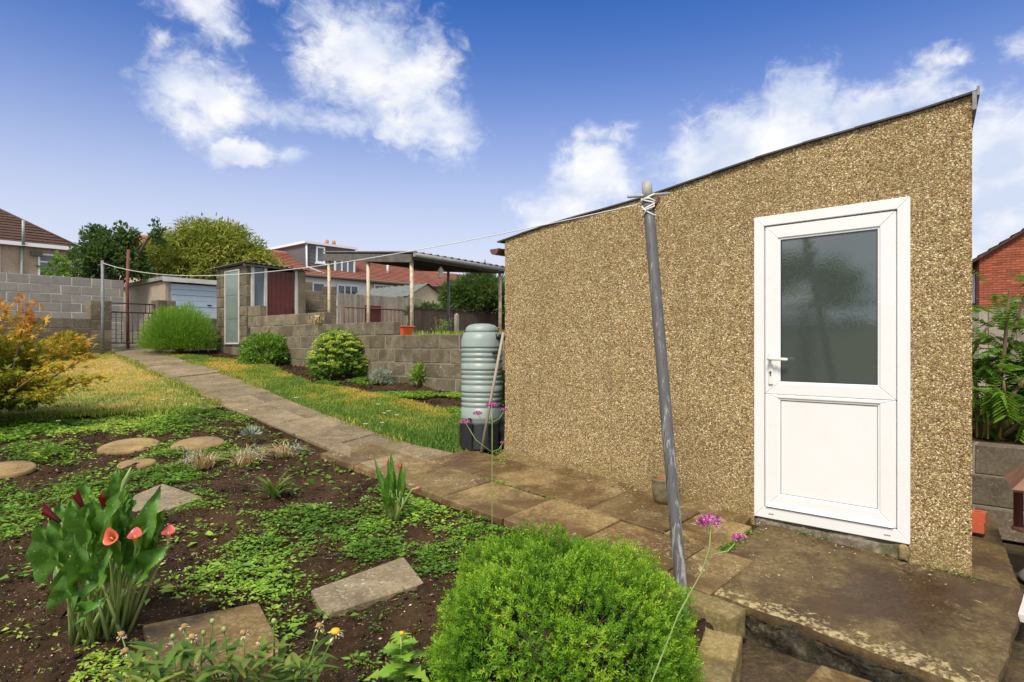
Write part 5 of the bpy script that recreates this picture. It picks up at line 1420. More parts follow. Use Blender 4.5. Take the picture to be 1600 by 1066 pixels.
# neighbour's rough growth behind the block wall
pts = []
for k in range(90):
    w_ = RNG.random(); s = RNG.uniform(-1.2, 5.5); h_ = RNG.uniform(1.3, 3.8)
    p = np.array([-.81, 9.57]) + np.array([-.745, .667]) * s + np.array([.667, .745]) * h_; pts.append((*p, float(nb_z(np.array([p[0]]), np.array([p[1]]))[0])))
pts = np.repeat(np.array(pts), 34, 0) + RNG.normal(size=(90 * 34, 3)) * np.array([.12, .12, 0])
V, F, T = blades(pts, RNG.normal(size=(len(pts), 3)) * np.array([1, 1, 0]), RNG.uniform(.03, .15, len(pts)), RNG.uniform(.008, .02, len(pts)), RNG.uniform(.1, .6, len(pts)), np.clip(RNG.random(len(pts)) * .6, 0, 1))
tag(np_obj('rough_grass', V, F, M['grass'], None, T), kind='stuff')
def flower_tuft(name, label, c, r, h, mat, n, petal, npet, cat='plant', group=None):
    t = empty(name, c, 0, label, cat, group); c = np.array(c)
    P = c + RNG.normal(size=(n, 3)) * np.array([r * .45, r * .45, 0]); D = RNG.normal(size=(n, 3)) * .5 + np.array([0, 0, 1.0])
    hh = RNG.uniform(.0, h * .85, n); P[:, 2] += hh
    V, F, T = leaf_cloud(P, D, RNG.uniform(.05, .10, n), RNG.uniform(.015, .03, n)); np_obj('foliage', V, F, M[mat], t, T)
    mb = MB(); fl_ = []
    for k in range(npet):
        q = c + np.array([RNG.normal() * r * .5, RNG.normal() * r * .5, h * RNG.uniform(.45, 1.05)]); mb.tube([c + RNG.normal(size=3) * np.array([.02, .02, 0]), (c + q) / 2 + RNG.normal(size=3) * .02, q], .004, 4); fl_.append(q)
    mb.build('stems', M['stem'], t)
    for q in fl_:
        mb = MB(); mb.lathe([(.001, -.008), (.022, .0), (.026, .010), (.012, .016), (.001, .016)], c=q, n=9); mb.build('flower_head', M[petal], t)
    return t
flower_tuft('yellow_daisy_plant', 'yellow flowered plant squeezed between the water butt and shed', (-.12, 6.72, .52), .13, .80, 'shrub', 420, 'marigold', 16)
flower_tuft('red_flower_plant', 'small red flowers beside the grey canopy post', (-1.62, 15.0, 1.72), .25, .42, 'shrub', 160, 'redflower', 8)
flower_tuft('orange_flower_clump', 'orange dried flower clump on the block wall top near the outhouse', (-3.62, 12.1, 1.9), .16, .16, 'straw', 120, 'terracotta', 8)

# border plants in front of the block wall
fb = G_(282, 549); fx, fy, fz = -7.58, 14.55, 1.32
t = empty('feathery_bush', (fx, fy, fz), 0, 'bright green feathery bush beside the far gate', 'bush')
n = 26000; u = unit(RNG.normal(size=(n, 3))); u[:, 2] = np.abs(u[:, 2])
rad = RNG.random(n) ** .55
P = np.array([fx, fy, fz + .10]) + u * rad[:, None] * np.array([.80, .75, .98]) * (1 + .22 * vnoise(u * 3.1))[:, None]
P[:, 0] += RNG.normal(size=n) * .03
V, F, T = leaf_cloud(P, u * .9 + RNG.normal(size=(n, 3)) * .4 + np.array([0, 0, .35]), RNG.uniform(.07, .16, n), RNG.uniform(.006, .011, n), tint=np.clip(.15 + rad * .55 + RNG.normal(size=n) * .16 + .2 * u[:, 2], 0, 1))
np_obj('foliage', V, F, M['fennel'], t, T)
mb = MB(); limbs(mb, (fx, fy, fz - .05), [(fx + math.cos(a_) * .4, fy + math.sin(a_) * .4, fz + .75) for a_ in np.linspace(0, 6, 16)], .012, .004, 5); mb.build('stems', M['stem'], t)
def bush(name, label, c, r, ncl, per, cr, L, W_, mat, cat='shrub', group=None, **kw):
    t = empty(name, c, 0, label, cat, group); c = np.array(c)
    V, F, T = cloud_in([((c[0], c[1], c[2] + r[2] * .25), (r[0], r[1], r[2] * .85), 1)], ncl, per, cr, L, W_, zmin=-.25, **kw); np_obj('foliage', V, F, M[mat], t, T)
    mb = MB(); limbs(mb, c - np.array([0, 0, .03]), [c + np.array([math.cos(a_) * r[0] * .7, math.sin(a_) * r[1] * .7, r[2] * (.5 + .4 * math.sin(a_ * 3) ** 2)]) for a_ in np.linspace(0, 6, 11)], .014, .004, 5); mb.build('stems', M['barkpale'], t)
    return t
c = G_(412, 568); bush('border_shrub', 'rounded mid green leafy shrub in the border, left of the sedum', (c[0], c[1] + .1, c[2]), (.50, .42, .52), 260, 14, .10, .075, .035, 'shrub', group='shrubs in the border')
c = G_(440, 566); bush('dark_low_plant', 'low blackish leaved plant at the foot of the border shrub', (c[0], c[1], c[2] - .02), (.30, .25, .20), 60, 16, .06, .10, .015, 'darktree', cat='plant')
c = G_(524, 589); sx, sy, sz = c
t = bush('sedum', 'yellow green flowering sedum clump against the block wall', (sx, sy + .12, sz), (.47, .42, .70), 260, 16, .09, .07, .035, 'sedum', cat='plant')
P = []
u = unit(RNG.normal(size=(300, 3))); u = u[(u[:, 2] > -.05)]
for q in u[:150]:
    P.append(np.array([sx, sy + .12, sz + .18]) + q * np.array([.48, .43, .58]))
P = np.array(P); n = 70
PP = np.repeat(P, n, 0); off = unit(RNG.normal(size=(len(PP), 3))) * np.array([.062, .062, .034]) * RNG.random((len(PP), 1)) ** .4; off[:, 2] = np.abs(off[:, 2])
V, F, T = leaf_cloud(PP + off, off + np.array([0, 0, .02]), .026, .020, tint=np.clip(off[:, 2] / .028 * .7 + RNG.random(len(PP)) * .35, 0, 1)); o = np_obj('flower_heads', V, F, M['sedumflower'], t, T); o['kind'] = 'stuff'
c = G_(596, 597); bush('silver_plant', 'small blue grey silvery plant at the foot of the block wall', (c[0], c[1], c[2] - .02), (.17, .15, .20), 70, 14, .04, .07, .008, 'silver', cat='plant', out=1.3)
c = G_(462, 563); bush('weed_clump', 'light green weed clump between the border shrub and the sedum', (c[0], c[1], c[2] - .02), (.20, .18, .13), 40, 10, .05, .09, .03, 'weed', cat='plant')
c = G_(660, 597); bush('weed_clump', 'tall light green weed in the border near the water butt', (c[0], c[1] - .35, c[2] - .02), (.10, .10, .26), 26, 8, .05, .11, .025, 'weed', cat='plant')
c = G_(195, 538); bush('gateway_weed', 'bright green weed tuft growing in front of the iron gate', (c[0], 14.6, 1.31), (.18, .15, .20), 26, 10, .06, .12, .03, 'weed', cat='plant')
# shrub and stems right of the shed
t = empty('sumac_shrub', (4.50, 5.9, .68), 0, 'open branched leafy shrub above the low wall right of the shed', 'shrub')
tips = [(4.35, 5.6, 2.0), (4.75, 5.9, 2.05), (5.1, 5.7, 1.75), (4.9, 6.4, 1.9), (4.3, 6.0, 1.5), (5.2, 5.4, 1.35), (4.15, 5.4, 1.2), (5.4, 6.0, 1.55), (4.6, 5.4, 1.1)]
mb = MB(); limbs(mb, (4.20, 5.75, .66), tips[:5], .028, .007, 7); limbs(mb, (4.32, 5.7, .66), tips[5:], .030, .007, 7); mb.build('branches', M['barkpale'], t)
PV = []
for tp in tips:
    b_ = np.array([4.25, 5.72, .66])
    for k in range(21):
        s = RNG.uniform(.35, 1.04); p = b_ + (np.array(tp) - b_) * s + RNG.normal(size=3) * .10
        ax = unit((RNG.normal(size=(1, 3)) + np.array([[0, 0, .1]])))[0]; m_ = 9
        kk = np.repeat(np.arange(m_), 2); sd_ = np.tile([-1, 1], m_); side = unit(np.cross(ax, [0, 0, 1.0])[None])[0]
        Pp = p + ax * (kk * .026)[:, None]; Dd = ax * .5 + side * sd_[:, None] - np.array([0, 0, .25])
        lf_ = RNG.uniform(.6, 1.35); V, F, T = leaf_cloud(Pp, Dd, .095 * lf_, .042 * lf_, N=np.tile([0, 0, 1.0], (len(Pp), 1)) + RNG.normal(size=(len(Pp), 3)) * .2, tint=np.full(len(Pp), RNG.random() * .7) ); PV.append((V, F, T))
V, F, T = merge(PV); np_obj('foliage', V, F, M['shrub'], t, T)
n = 3200; P = np.stack([RNG.uniform(3.7, 7, n), RNG.uniform(5.6, 8.5, n), np.full(n, .68)], 1)
V, F, T = blades(P, RNG.normal(size=(n, 3)), RNG.uniform(.1, .45, n), RNG.uniform(.008, .02, n), RNG.uniform(.1, .7, n), RNG.random(n)); tag(np_obj('bed_undergrowth', V, F, M['grass'], None, T), kind='stuff')
# palm behind the camera, mirrored in the door
t = empty('palm_tree', (-7.2, -.5, -.2), 0, 'palm tree mirrored in the door glass', 'tree')
mb = MB(); mb.tube([(-7.2, -.5, -.3), (-7.15, -.5, 1.0), (-7.2, -.5, 2.2)], [.16, .13, .12], 10); mb.build('trunk', M['bark'], t)
PV = []
for k in range(46):
    a_ = k * 2.4; e_ = RNG.uniform(-.5, 1.2); ax = np.array([math.cos(a_) * math.cos(e_), math.sin(a_) * math.cos(e_), math.sin(e_)])
    c0_ = np.array([-7.2, -.5, 2.25]) + ax * .75
    for j in range(15):
        g = (j - 7) * .16; side = unit(np.cross(ax, [0, 0, 1.0])[None])[0]; PV.append(leaf_cloud(c0_[None], (ax * math.cos(g) + side * math.sin(g) - np.array([0, 0, .12 * abs(g)]))[None], .70, .10))
V, F, T = merge(PV); np_obj('crown', V, F, M['palm'], t, T)

# ------------------------------------------------------------------ grass
def scatter(poly, n, rng=RNG):
    xs = [p[0] for p in poly]; ys = [p[1] for p in poly]; X = np.zeros(0); Y = np.zeros(0)
    while len(X) < n:
        x = rng.uniform(min(xs), max(xs), n * 2); y = rng.uniform(min(ys), max(ys), n * 2); k = inpoly(x, y, poly); X = np.append(X, x[k]); Y = np.append(Y, y[k])
    return X[:n], Y[:n]
def grow(name, poly, n, hmin, hmax, greenbias, far=0.0):
    X, Y = scatter(poly, n)
    X = X + RNG.normal(size=n) * .03; Y = Y + RNG.normal(size=n) * .03
    f = fbm2(X, Y, .75, 3); g = fbm2(X + 9, Y, 2.6, 3)
    dry = np.clip(.60 + f * 1.05 + g * .6 - greenbias(X, Y) + RNG.normal(size=n) * .10, 0, 1)
    keep = RNG.random(n) < np.clip(1.1 - .5 * (dry - .6), .4, 1); X, Y, dry = X[keep], Y[keep], dry[keep]; n = len(X)
    H = RNG.uniform(hmin, hmax, n) * (1.25 - .6 * dry) * (1 + g[keep] * .6)
    P = np.stack([X, Y, lawn_z(X, Y) - .004], 1)
    V, F, T = blades(P, RNG.normal(size=(n, 3)) * np.array([1, 1, 0]), H, RNG.uniform(.004, .008, n) * (1 + Y * .03), RNG.uniform(.2, 1.0, n), dry)
    return tag(np_obj(name, V, F, M['grass'], None, T), kind='stuff')
edge_l = lambda x, y: .55 * np.clip(1 - np.abs(y - 8.5) / .55, 0, 1) * (x > -6.5)
grow('grass', LAWN_L, 90000, .018, .048, edge_l)
edge_r = lambda x, y: .50 * np.clip((9.6 - y) / 2.6, 0, 1) * np.clip((x + 3.1 + (y - 6.4) * .35) / 1.2, 0, 1)
grow('grass', LAWN_R, 80000, .020, .058, edge_r)
# ragged tufts leaning over the edges of the path and the near corner
PE = np.array([along(PATH_R, t_) for t_ in RNG.random(5200)]); PE2 = np.array([along(PATH_L[5:], t_) for t_ in RNG.random(3600)])
LB = [(-3.8, 8.40), (-4.6, 8.22), (-5.4, 8.0), (-6.6, 7.78), (-8.5, 7.6)]
cor3 = np.array([along(LB, t_) for t_ in RNG.random(6500)]); cor3 = cor3 + RNG.normal(size=cor3.shape) * np.array([.08, .10]) - np.array([0, .08]) * (fbm2(cor3[:, 0], cor3[:, 1], 1.6, 2) > 0)[:, None]
cor = np.array([-.45, 6.35]) + RNG.normal(size=(2600, 2)) * np.array([.22, .10])
Q = np.concatenate([PE + RNG.normal(size=PE.shape) * .05, PE2 + RNG.normal(size=PE2.shape) * .05, cor, cor3]); Q = Q[(Q[:, 1] > 6.15)]
Q = Q[fbm2(Q[:, 0], Q[:, 1], 2.2, 2) > -.12]
n = len(Q); P = np.stack([Q[:, 0], Q[:, 1], gz(0, Q[:, 1]) - .01], 1)
V, F, T = blades(P, RNG.normal(size=(n, 3)) * np.array([1, 1, 0]), RNG.uniform(.03, .10, n), RNG.uniform(.005, .010, n), RNG.uniform(.3, 1.0, n), np.clip(.32 + RNG.normal(size=n) * .22, 0, 1))
tag(np_obj('edge_grass', V, F, M['grass'], None, T), kind='stuff')

# ------------------------------------------------------------------ weeds over the soil
_S = [[(-1.11, 3.53), (-.96, 3.27), (-.495, 3.616), (-.67, 3.96)], [G_(172, 783)[:2], G_(236, 799)[:2], G_(318, 771)[:2], G_(254, 750)[:2]], [G_(222, 967)[:2], G_(236, 1075)[:2], G_(447, 1010)[:2], G_(404, 932)[:2]]]
DISCS = [(G_(2, 730), 46), (G_(203, 692), 42), (G_(310, 689), 38), (G_(213, 721), 25)]
def off_slabs(X, Y, m_=.0):
    k = np.ones(len(X), bool)
    for s in SLABS: k &= ~inpoly(X, Y, s)
    for c, r in DISCS: k &= (X - c[0]) ** 2 + (Y - c[1]) ** 2 > (r * c[1] / 1000) ** 2 * .78
    return k
def weed_field(name, X, Y, zf, size, seedtint=0):
    """each sprig: a low rosette of small oval leaves on short creeping stems"""
    n = len(X); m_ = 9
    a0 = RNG.random((n, 1)) * 6.28; ang = a0 + np.arange(m_)[None] * 2.4 + RNG.normal(size=(n, m_)) * .3
    rr = size * (.3 + 1.1 * RNG.random((n, m_))); hh = size * (.15 + .8 * RNG.random((n, m_)))
    px_ = X[:, None] + np.cos(ang) * rr; py_ = Y[:, None] + np.sin(ang) * rr
    z0_ = zf(px_.ravel(), py_.ravel()).reshape(px_.shape)
    P = np.stack([px_, py_, np.maximum(z0_, 0) + hh], -1).reshape(-1, 3)
    D = np.stack([np.cos(ang), np.sin(ang), .15 + .5 * RNG.random((n, m_)) - .25], -1).reshape(-1, 3)
    tt = np.clip(.42 + .9 * fbm2(X, Y, 1.3, 2)[:, None] + (RNG.random((n, m_)) - .5) * .5, 0, 1).ravel()
    L = size * RNG.uniform(.4, 1.3, n * m_)
    V, F, T = leaf_cloud(P, D, L, L * RNG.uniform(.45, .7, n * m_), N=unit(RNG.normal(size=(n * m_, 3)) * .35 + np.array([0, 0, 1.0])), fold=.12, curl=.1, tint=tt)
    return tag(np_obj(name, V, F, M['weed'], None, T), kind='stuff')
X, Y = scatter(BED, 60000)
# where the photograph shows mats of weed and where bare soil: blobs in plan
mats_ = [(520, 800, 150, 30), (640, 790, 130, 26), (760, 830, 70, 22), (250, 655, 150, 22), (120, 668, 110, 25), (420, 850, 110, 34), (560, 840, 90, 26), (330, 700, 120, 16), (230, 740, 110, 22), (420, 905, 90, 45), (80, 700, 90, 20), (470, 960, 60, 35), (390, 965, 70, 40),
         (330, 910, 60, 30), (20, 800, 50, 50), (130, 760, 60, 20), (350, 645, 60, 14), (545, 1010, 60, 22), (170, 1035, 60, 35), (620, 760, 40, 12), (700, 870, 60, 30), (300, 640, 100, 10), (340, 775, 70, 18), (500, 720, 40, 12)]
bare = [(560, 975, 110, 55), (640, 1000, 60, 60), (470, 740, 70, 35), (390, 755, 50, 24), (90, 960, 110, 70), (520, 770, 50, 12), (310, 830, 70, 40), (60, 860, 50, 60), (430, 690, 60, 16)]
PXx = 800 + X / Y * 1000; PYy = 436 + 1685 / Y
sc_ = np.zeros(len(X)) - .12
for (a_, b_, ra, rb) in mats_: sc_ = np.maximum(sc_, .75 * (1 - .8 * np.hypot((PXx - a_) / ra, (PYy - b_) / rb)))
for (a_, b_, ra, rb) in bare: sc_ -= .55 * np.clip(1.2 - np.hypot((PXx - a_) / ra, (PYy - b_) / rb), 0, 1)
dens_ = sc_ + .50 * fbm2(X, Y, 2.3, 4) + .25 * fbm2(X, Y, 9, 2)
dens_ = dens_ - .12 * (Y > 5.2)
keep = (RNG.random(len(X)) < np.clip(dens_ * 1.2 - .05, .010, .46)) & off_slabs(X, Y) & (Y > 1.6)
near_ = keep & (Y < 5.2); far_ = keep & (Y >= 5.2)
weed_field('ground_weeds', X[near_], Y[near_], bed_z, .031)
weed_field('ground_weeds', X[far_], Y[far_], bed_z, .036)
k = np.flatnonzero(off_slabs(X, Y) & (Y > 2.2)); k1 = k[(RNG.random(len(k)) < .0035)]; weed_field('broad_weeds', X[k1], Y[k1], bed_z, .062)
k2 = k[(RNG.random(len(k)) < .03) & (Y[k] < 5)]; weed_field('seedlings', X[k2], Y[k2], bed_z, .014)
X, Y = scatter(BORDER, 9000)
k = (fbm2(X, Y, 1.6, 3) + np.clip((9.3 - Y) / 5, -.2, .5)) > .12
weed_field('border_weeds', X[k], Y[k], lambda x, y: gz(x, y) - .03, .036)
# moss and seedlings in the paving joints
J = []
for u_, v_, n_, r_x, r_y in [(2.50, -.55, 26, .012, .10), (2.47, -.30, 10, .02, .08), (2.2, -.66, 8, .10, .01), (1.3, -.05, 18, .5, .02), (.6, -.655, 12, .15, .01), (2.9, -.01, 12, .30, .012), (3.5, -.02, 10, .12, .012), (.15, -.2, 14, .08, .06), (1.1, -.66, 10, .10, .012)]:
    q = np.array([W(u_ + RNG.normal() * r_x, v_ + RNG.normal() * r_y) for _ in range(n_)]); J.append(q)
J = np.concatenate(J); weed_field('joint_weeds', J[:, 0], J[:, 1], lambda x, y: gz(x, y) + .012, .020)
# leaf litter and pebbles
def pebbles(name, X, Y, Z, S, mat, tint):
    ico = np.array([(0, 0, 1), (.9, 0, .3), (.28, .85, .3), (-.73, .53, .3), (-.73, -.53, .3), (.28, -.85, .3), (0, 0, -.6)]); fc = np.array([(0, 1, 2), (0, 2, 3), (0, 3, 4), (0, 4, 5), (0, 5, 1), (6, 2, 1), (6, 3, 2), (6, 4, 3), (6, 5, 4), (6, 1, 5)])
    n = len(X); a_ = RNG.random(n) * 6.28; c_, s_ = np.cos(a_)[:, None], np.sin(a_)[:, None]
    sx = (S * RNG.uniform(.7, 1.5, n))[:, None]; sy = (S * RNG.uniform(.6, 1.0, n))[:, None]; sz = (S * RNG.uniform(.4, .75, n))[:, None]
    jit = 1 + RNG.normal(size=(n, 7)) * .16
    x = ico[None, :, 0] * sx * jit; y = ico[None, :, 1] * sy * jit; z = ico[None, :, 2] * sz * jit
    V = np.stack([X[:, None] + x * c_ - y * s_, Y[:, None] + x * s_ + y * c_, Z[:, None] + z], -1).reshape(-1, 3)
    F = (fc[None] + (np.arange(n) * 7)[:, None, None]).reshape(-1, 3)
    return tag(np_obj(name, V, F, M[mat], None, np.repeat(tint, 7), smooth=False), kind='stuff')
X, Y = scatter(BED, 24000); k = off_slabs(X, Y) & (Y > 1.6); X, Y = X[k], Y[k]
S = .0025 + .0055 * RNG.random(len(X)) ** 3; pebbles('soil_pebbles', X, Y, bed_z(X, Y) + S * .2, S, 'pebbles', RNG.random(len(X)))
X, Y = scatter(BED, 850); k = off_slabs(X, Y) & (Y > 1.9) & (Y < 6.5); X, Y = X[k], Y[k]
S = .007 + .011 * RNG.random(len(X)) ** 2; pebbles('larger_stones', X, Y, bed_z(X, Y) + S * .2, S, 'pebbles', .25 + .75 * RNG.random(len(X)))
X, Y = scatter(BED, 17000); k = Y > 1.6; X, Y = X[k], Y[k]
S = .006 + .016 * RNG.random(len(X)) ** 2; pebbles('soil_clods', X, Y, bed_z(X, Y), S, 'soil', RNG.random(len(X)))
X, Y = scatter(BORDER, 2500); pebbles('border_clods', X, Y, gz(X, Y) - .03, .01 + .02 * RNG.random(len(X)), 'soil', RNG.random(len(X)))
X, Y = scatter(BED, 1500); k = (Y > 1.6); X, Y = X[k], Y[k]; n = len(X)
V, F, T = leaf_cloud(np.stack([X, Y, bed_z(X, Y) + .008], 1), RNG.normal(size=(n, 3)) * np.array([1, 1, .12]), RNG.uniform(.015, .06, n), RNG.uniform(.002, .006, n)); tag(np_obj('dry_litter', V, F, M['straw'], None, T), kind='stuff')
q = np.array([W(RNG.uniform(-.2, 3.7), -abs(RNG.normal()) * .28 - .02) for _ in range(150)]); n = len(q)
V, F, T = leaf_cloud(np.stack([q[:, 0], q[:, 1], gz(0, q[:, 1]) + .032], 1), RNG.normal(size=(n, 3)) * np.array([1, 1, .15]), RNG.uniform(.008, .022, n), RNG.uniform(.006, .012, n), tint=RNG.random(n) * .3); tag(np_obj('fallen_leaves', V, F, M['deadhead'], None, T), kind='stuff')
# little lumps and bits lying on the paving by the wall
q = np.array([W(RNG.uniform(-.1, 3.6), -.02 - abs(RNG.normal()) * .12) for _ in range(150)]); pebbles('wall_foot_grit', q[:, 0], q[:, 1], gz(0, q[:, 1]) + .028, .003 + .008 * RNG.random(150) ** 2, 'pebbles', RNG.random(150))

# ------------------------------------------------------------------ white daisies
for px, py, lb in [(462, 622, 'white daisy alone at the path edge of the lawn strip, farthest from the water butt'), (600, 646, 'white daisy in the middle of the lawn strip, left of a close pair'), (607, 643, 'white daisy close behind another in the middle of the lawn strip'),
                   (620, 649, 'rightmost white daisy of the lawn strip, nearest the water butt'), (571, 663, 'white daisy nearest the paved path on the lawn strip'), (597, 661, 'white daisy on the lawn strip in front of the close pair'),
                   (219, 634, 'largest white daisy at the near edge of the left lawn'), (254, 625, 'white daisy on the left lawn, above the sandy discs'), (289, 633, 'white daisy on the left lawn edge, right of the largest one'), (317, 623, 'white daisy on the left lawn nearest the path'),
                   (91, 658, 'white daisy among weeds just right of the golden maple'), (590, 632, 'small white daisy on the lawn strip below the silvery plant'), (384, 641, 'white daisy at the very edge of the path by the left lawn corner')]:
    c = G_(px, py, .05); t = empty('lawn_daisy', c, 0, lb, 'flower', 'white daisies in the grass')
    mb = MB(); mb.tube([(0, 0, -.08), (0, 0, 0)], .003, 4); mb.build('stem', M['stem'], t, local=True)
    mb = MB()
    for k in range(9):
        a_ = k * .698; mb.add([(0, 0, 0), (math.cos(a_ - .2) * .02, math.sin(a_ - .2) * .02, .004), (math.cos(a_) * .026, math.sin(a_) * .026, .010), (math.cos(a_ + .2) * .02, math.sin(a_ + .2) * .02, .004)], [(0, 1, 2, 3)])
    mb.build('petals', M['daisy'], t, local=True)
    mb = MB(); mb.lathe([(.001, .009), (.007, .006), (.008, .001)], n=7); mb.build('flower_centre', M['marigold'], t, local=True)

# ------------------------------------------------------------------ big green mound
mc = np.array([.215, 2.84]); mz = float(gz(0, mc[1])) - .05
t = empty('mound_shrub', (mc[0], mc[1], mz), 0, 'large rounded bright green shrub with tiny leaves at the front of the bed', 'shrub')
n = 11500; u = unit(RNG.normal(size=(n, 3))); u[:, 2] = np.abs(u[:, 2])
lump = (1 + .26 * vnoise(u * 2.6 + 5) + .20 * vnoise(u * 6.1) + .10 * vnoise(u * 13)) / (np.abs(u) ** 3.6).sum(1) ** (1 / 3.6) * .91
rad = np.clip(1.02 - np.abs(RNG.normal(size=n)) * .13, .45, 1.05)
base_ = np.array([mc[0], mc[1], mz]) + u * (rad * lump)[:, None] * np.array([.56, .60, .555])
ax = unit(u * .75 + np.array([0, 0, .55]) + RNG.normal(size=(n, 3)) * .55)
m_ = 9
kk = np.tile(np.arange(m_), n); P = np.repeat(base_, m_, 0); A_ = np.repeat(ax, m_, 0)
r1_ = unit(np.cross(A_, RNG.normal(size=(1, 3)))); r2_ = np.cross(A_, r1_); g = kk * 2.4 + np.repeat(RNG.random(n) * 6.28, m_)
side = r1_ * np.cos(g)[:, None] + r2_ * np.sin(g)[:, None]
P = P + A_ * (kk * .0034)[:, None]
D = side * (1.05 - .07 * kk)[:, None] + A_ * (.35 + .09 * kk)[:, None]
tt = np.clip(.22 + .40 * np.repeat((rad - .6) / .45, m_) + .03 * kk + np.repeat(RNG.normal(size=n) * .11, m_) + np.repeat(vnoise(u * 5.0) * .5, m_), 0, 1)  # inner leaves tinted darker: shade of the gaps put into the colour
L = RNG.uniform(.012, .021, len(P)) * (1.1 - .03 * kk)
V, F, T = leaf_cloud(P, D, L, L * .36, N=unit(A_ + side * .1), fold=.1, tint=tt)
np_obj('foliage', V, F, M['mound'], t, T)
mb = MB(); limbs(mb, (mc[0], mc[1], mz), [tuple(np.array([mc[0], mc[1], mz]) + unit(np.array([[math.cos(a_), math.sin(a_), .35 + .8 * ((k * .37) % 1)]]))[0] * .5) for k, a_ in enumerate(np.linspace(0, 12.4, 46))], .007, .002, 5); mb.build('stems', M['barkpale'], t)

# ------------------------------------------------------------------ calla lilies
def calla_leaf(parent, base, tip, roll, L, Wd, droop=.25, wave=.020, seed=0):
    """stalk from the base, then an arrow-shaped waved blade carried on at its end"""
    base, tip = Vector(base), Vector(tip); r_ = random.Random(seed)
    mid = base.lerp(tip, .5) + Vector((r_.uniform(-.02, .02), r_.uniform(-.02, .02), .02))
    mb = MB(); mb.tube([base, base.lerp(mid, .55) + Vector((0, 0, .008)), mid, tip], [.0105, .0085, .007, .005], 7, mi=1)
    ax = (tip - mid).normalized(); horiz = Vector((math.cos(roll), math.sin(roll), 0))
    side = ax.cross(horiz).cross(ax); side = (side - ax * side.dot(ax)).normalized()
    nrm = side.cross(ax).normalized()
    nu, nv_ = 13, 7; vs = []
    ph = r_.uniform(0, 6)
    for i in range(nu):
        s = i / (nu - 1)
        wd = Wd * (math.sin(math.pi * min(1, (s * .93 + .07)) ** .62) ** .8) * (1 - s * .12) if s < 1 else .0
        bend = droop * s * s * L
        for j in range(nv_):
            tq = j / (nv_ - 1) * 2 - 1
            back = -.22 * L * (abs(tq) ** 1.5) * max(0, 1 - s * 2.6)
            p = tip + ax * (s * L + back) + nrm * (-bend + abs(tq) ** 1.4 * wd * .42 + math.sin(s * 15 + ph + tq * 2) * wave * abs(tq)) + side * tq * wd * .5
            vs.append(p)
    mb.add(vs, [(i * nv_ + j, i * nv_ + j + 1, (i + 1) * nv_ + j + 1, (i + 1) * nv_ + j) for i in range(nu - 1) for j in range(nv_ - 1)], 0, True)
    return mb.build('leaf', [M['calla'], M['stempale']], parent)
def calla_flower(parent, base, mouth, axis, size, mat, label=None, openness=1.0):
    """rolled spathe flaring into a pointed lip, on a stalk"""
    base, mouth, ax = Vector(base), Vector(mouth), Vector(axis).normalized()
    root = mouth - ax * size * 1.25
    mb = MB(); mb.tube([base, base.lerp(root, .5) + Vector((.01, 0, .03)), root - ax * .01, root], [.0085, .007, .006, .006], 7); st = mb.build('flower_stem', M['stempale'], parent)
    up = Vector((0, 0, 1)) if abs(ax.z) < .95 else Vector((0, 1, 0)); a_ = (up - ax * up.dot(ax)).normalized(); b_ = ax.cross(a_)
    vs, tt = [], []; nu, nt = 11, 20
    for i in range(nu):
        s = i / (nu - 1)
        for j in range(nt + 1):
            g = 2 * math.pi * j / nt
            r_ = size * (.11 + .16 * s + .33 * openness * s ** 4.5) * (1 + .06 * math.sin(3 * g))
            lip = .35 * s * s * max(0, math.cos(g)) ** 2 - .10 * s * s * (1 - math.cos(g)) * .5
            spiral = 1 - .10 * (j / nt) * s
            p = root + ax * size * (1.25 * s + lip - .18 * openness * s ** 5) + (a_ * math.cos(g) + b_ * math.sin(g)) * r_ * spiral
            vs.append(p); tt.append(s)
    w_ = nt + 1
    F = [(i * w_ + j, i * w_ + j + 1, (i + 1) * w_ + j + 1, (i + 1) * w_ + j) for i in range(nu - 1) for j in range(nt)]
    o = np_obj('flower', np.array([tuple(p) for p in vs]), np.array(F), M[mat], parent, np.array(tt), smooth=True)
    if label: o['label'] = label
    mb = MB(); mb.tube([root + ax * size * .3, root + ax * size * .95], [size * .07, size * .05], 7); mb.build('spadix', M['marigold'], o)
    return o
cb = np.array([-1.98, 3.10]); cz = float(gz(0, cb[1])) - .05
t = empty('calla_lily', (cb[0], cb[1], cz), 0, 'big clump of calla lilies with speckled leaves, pink and dark maroon flowers', 'plant')
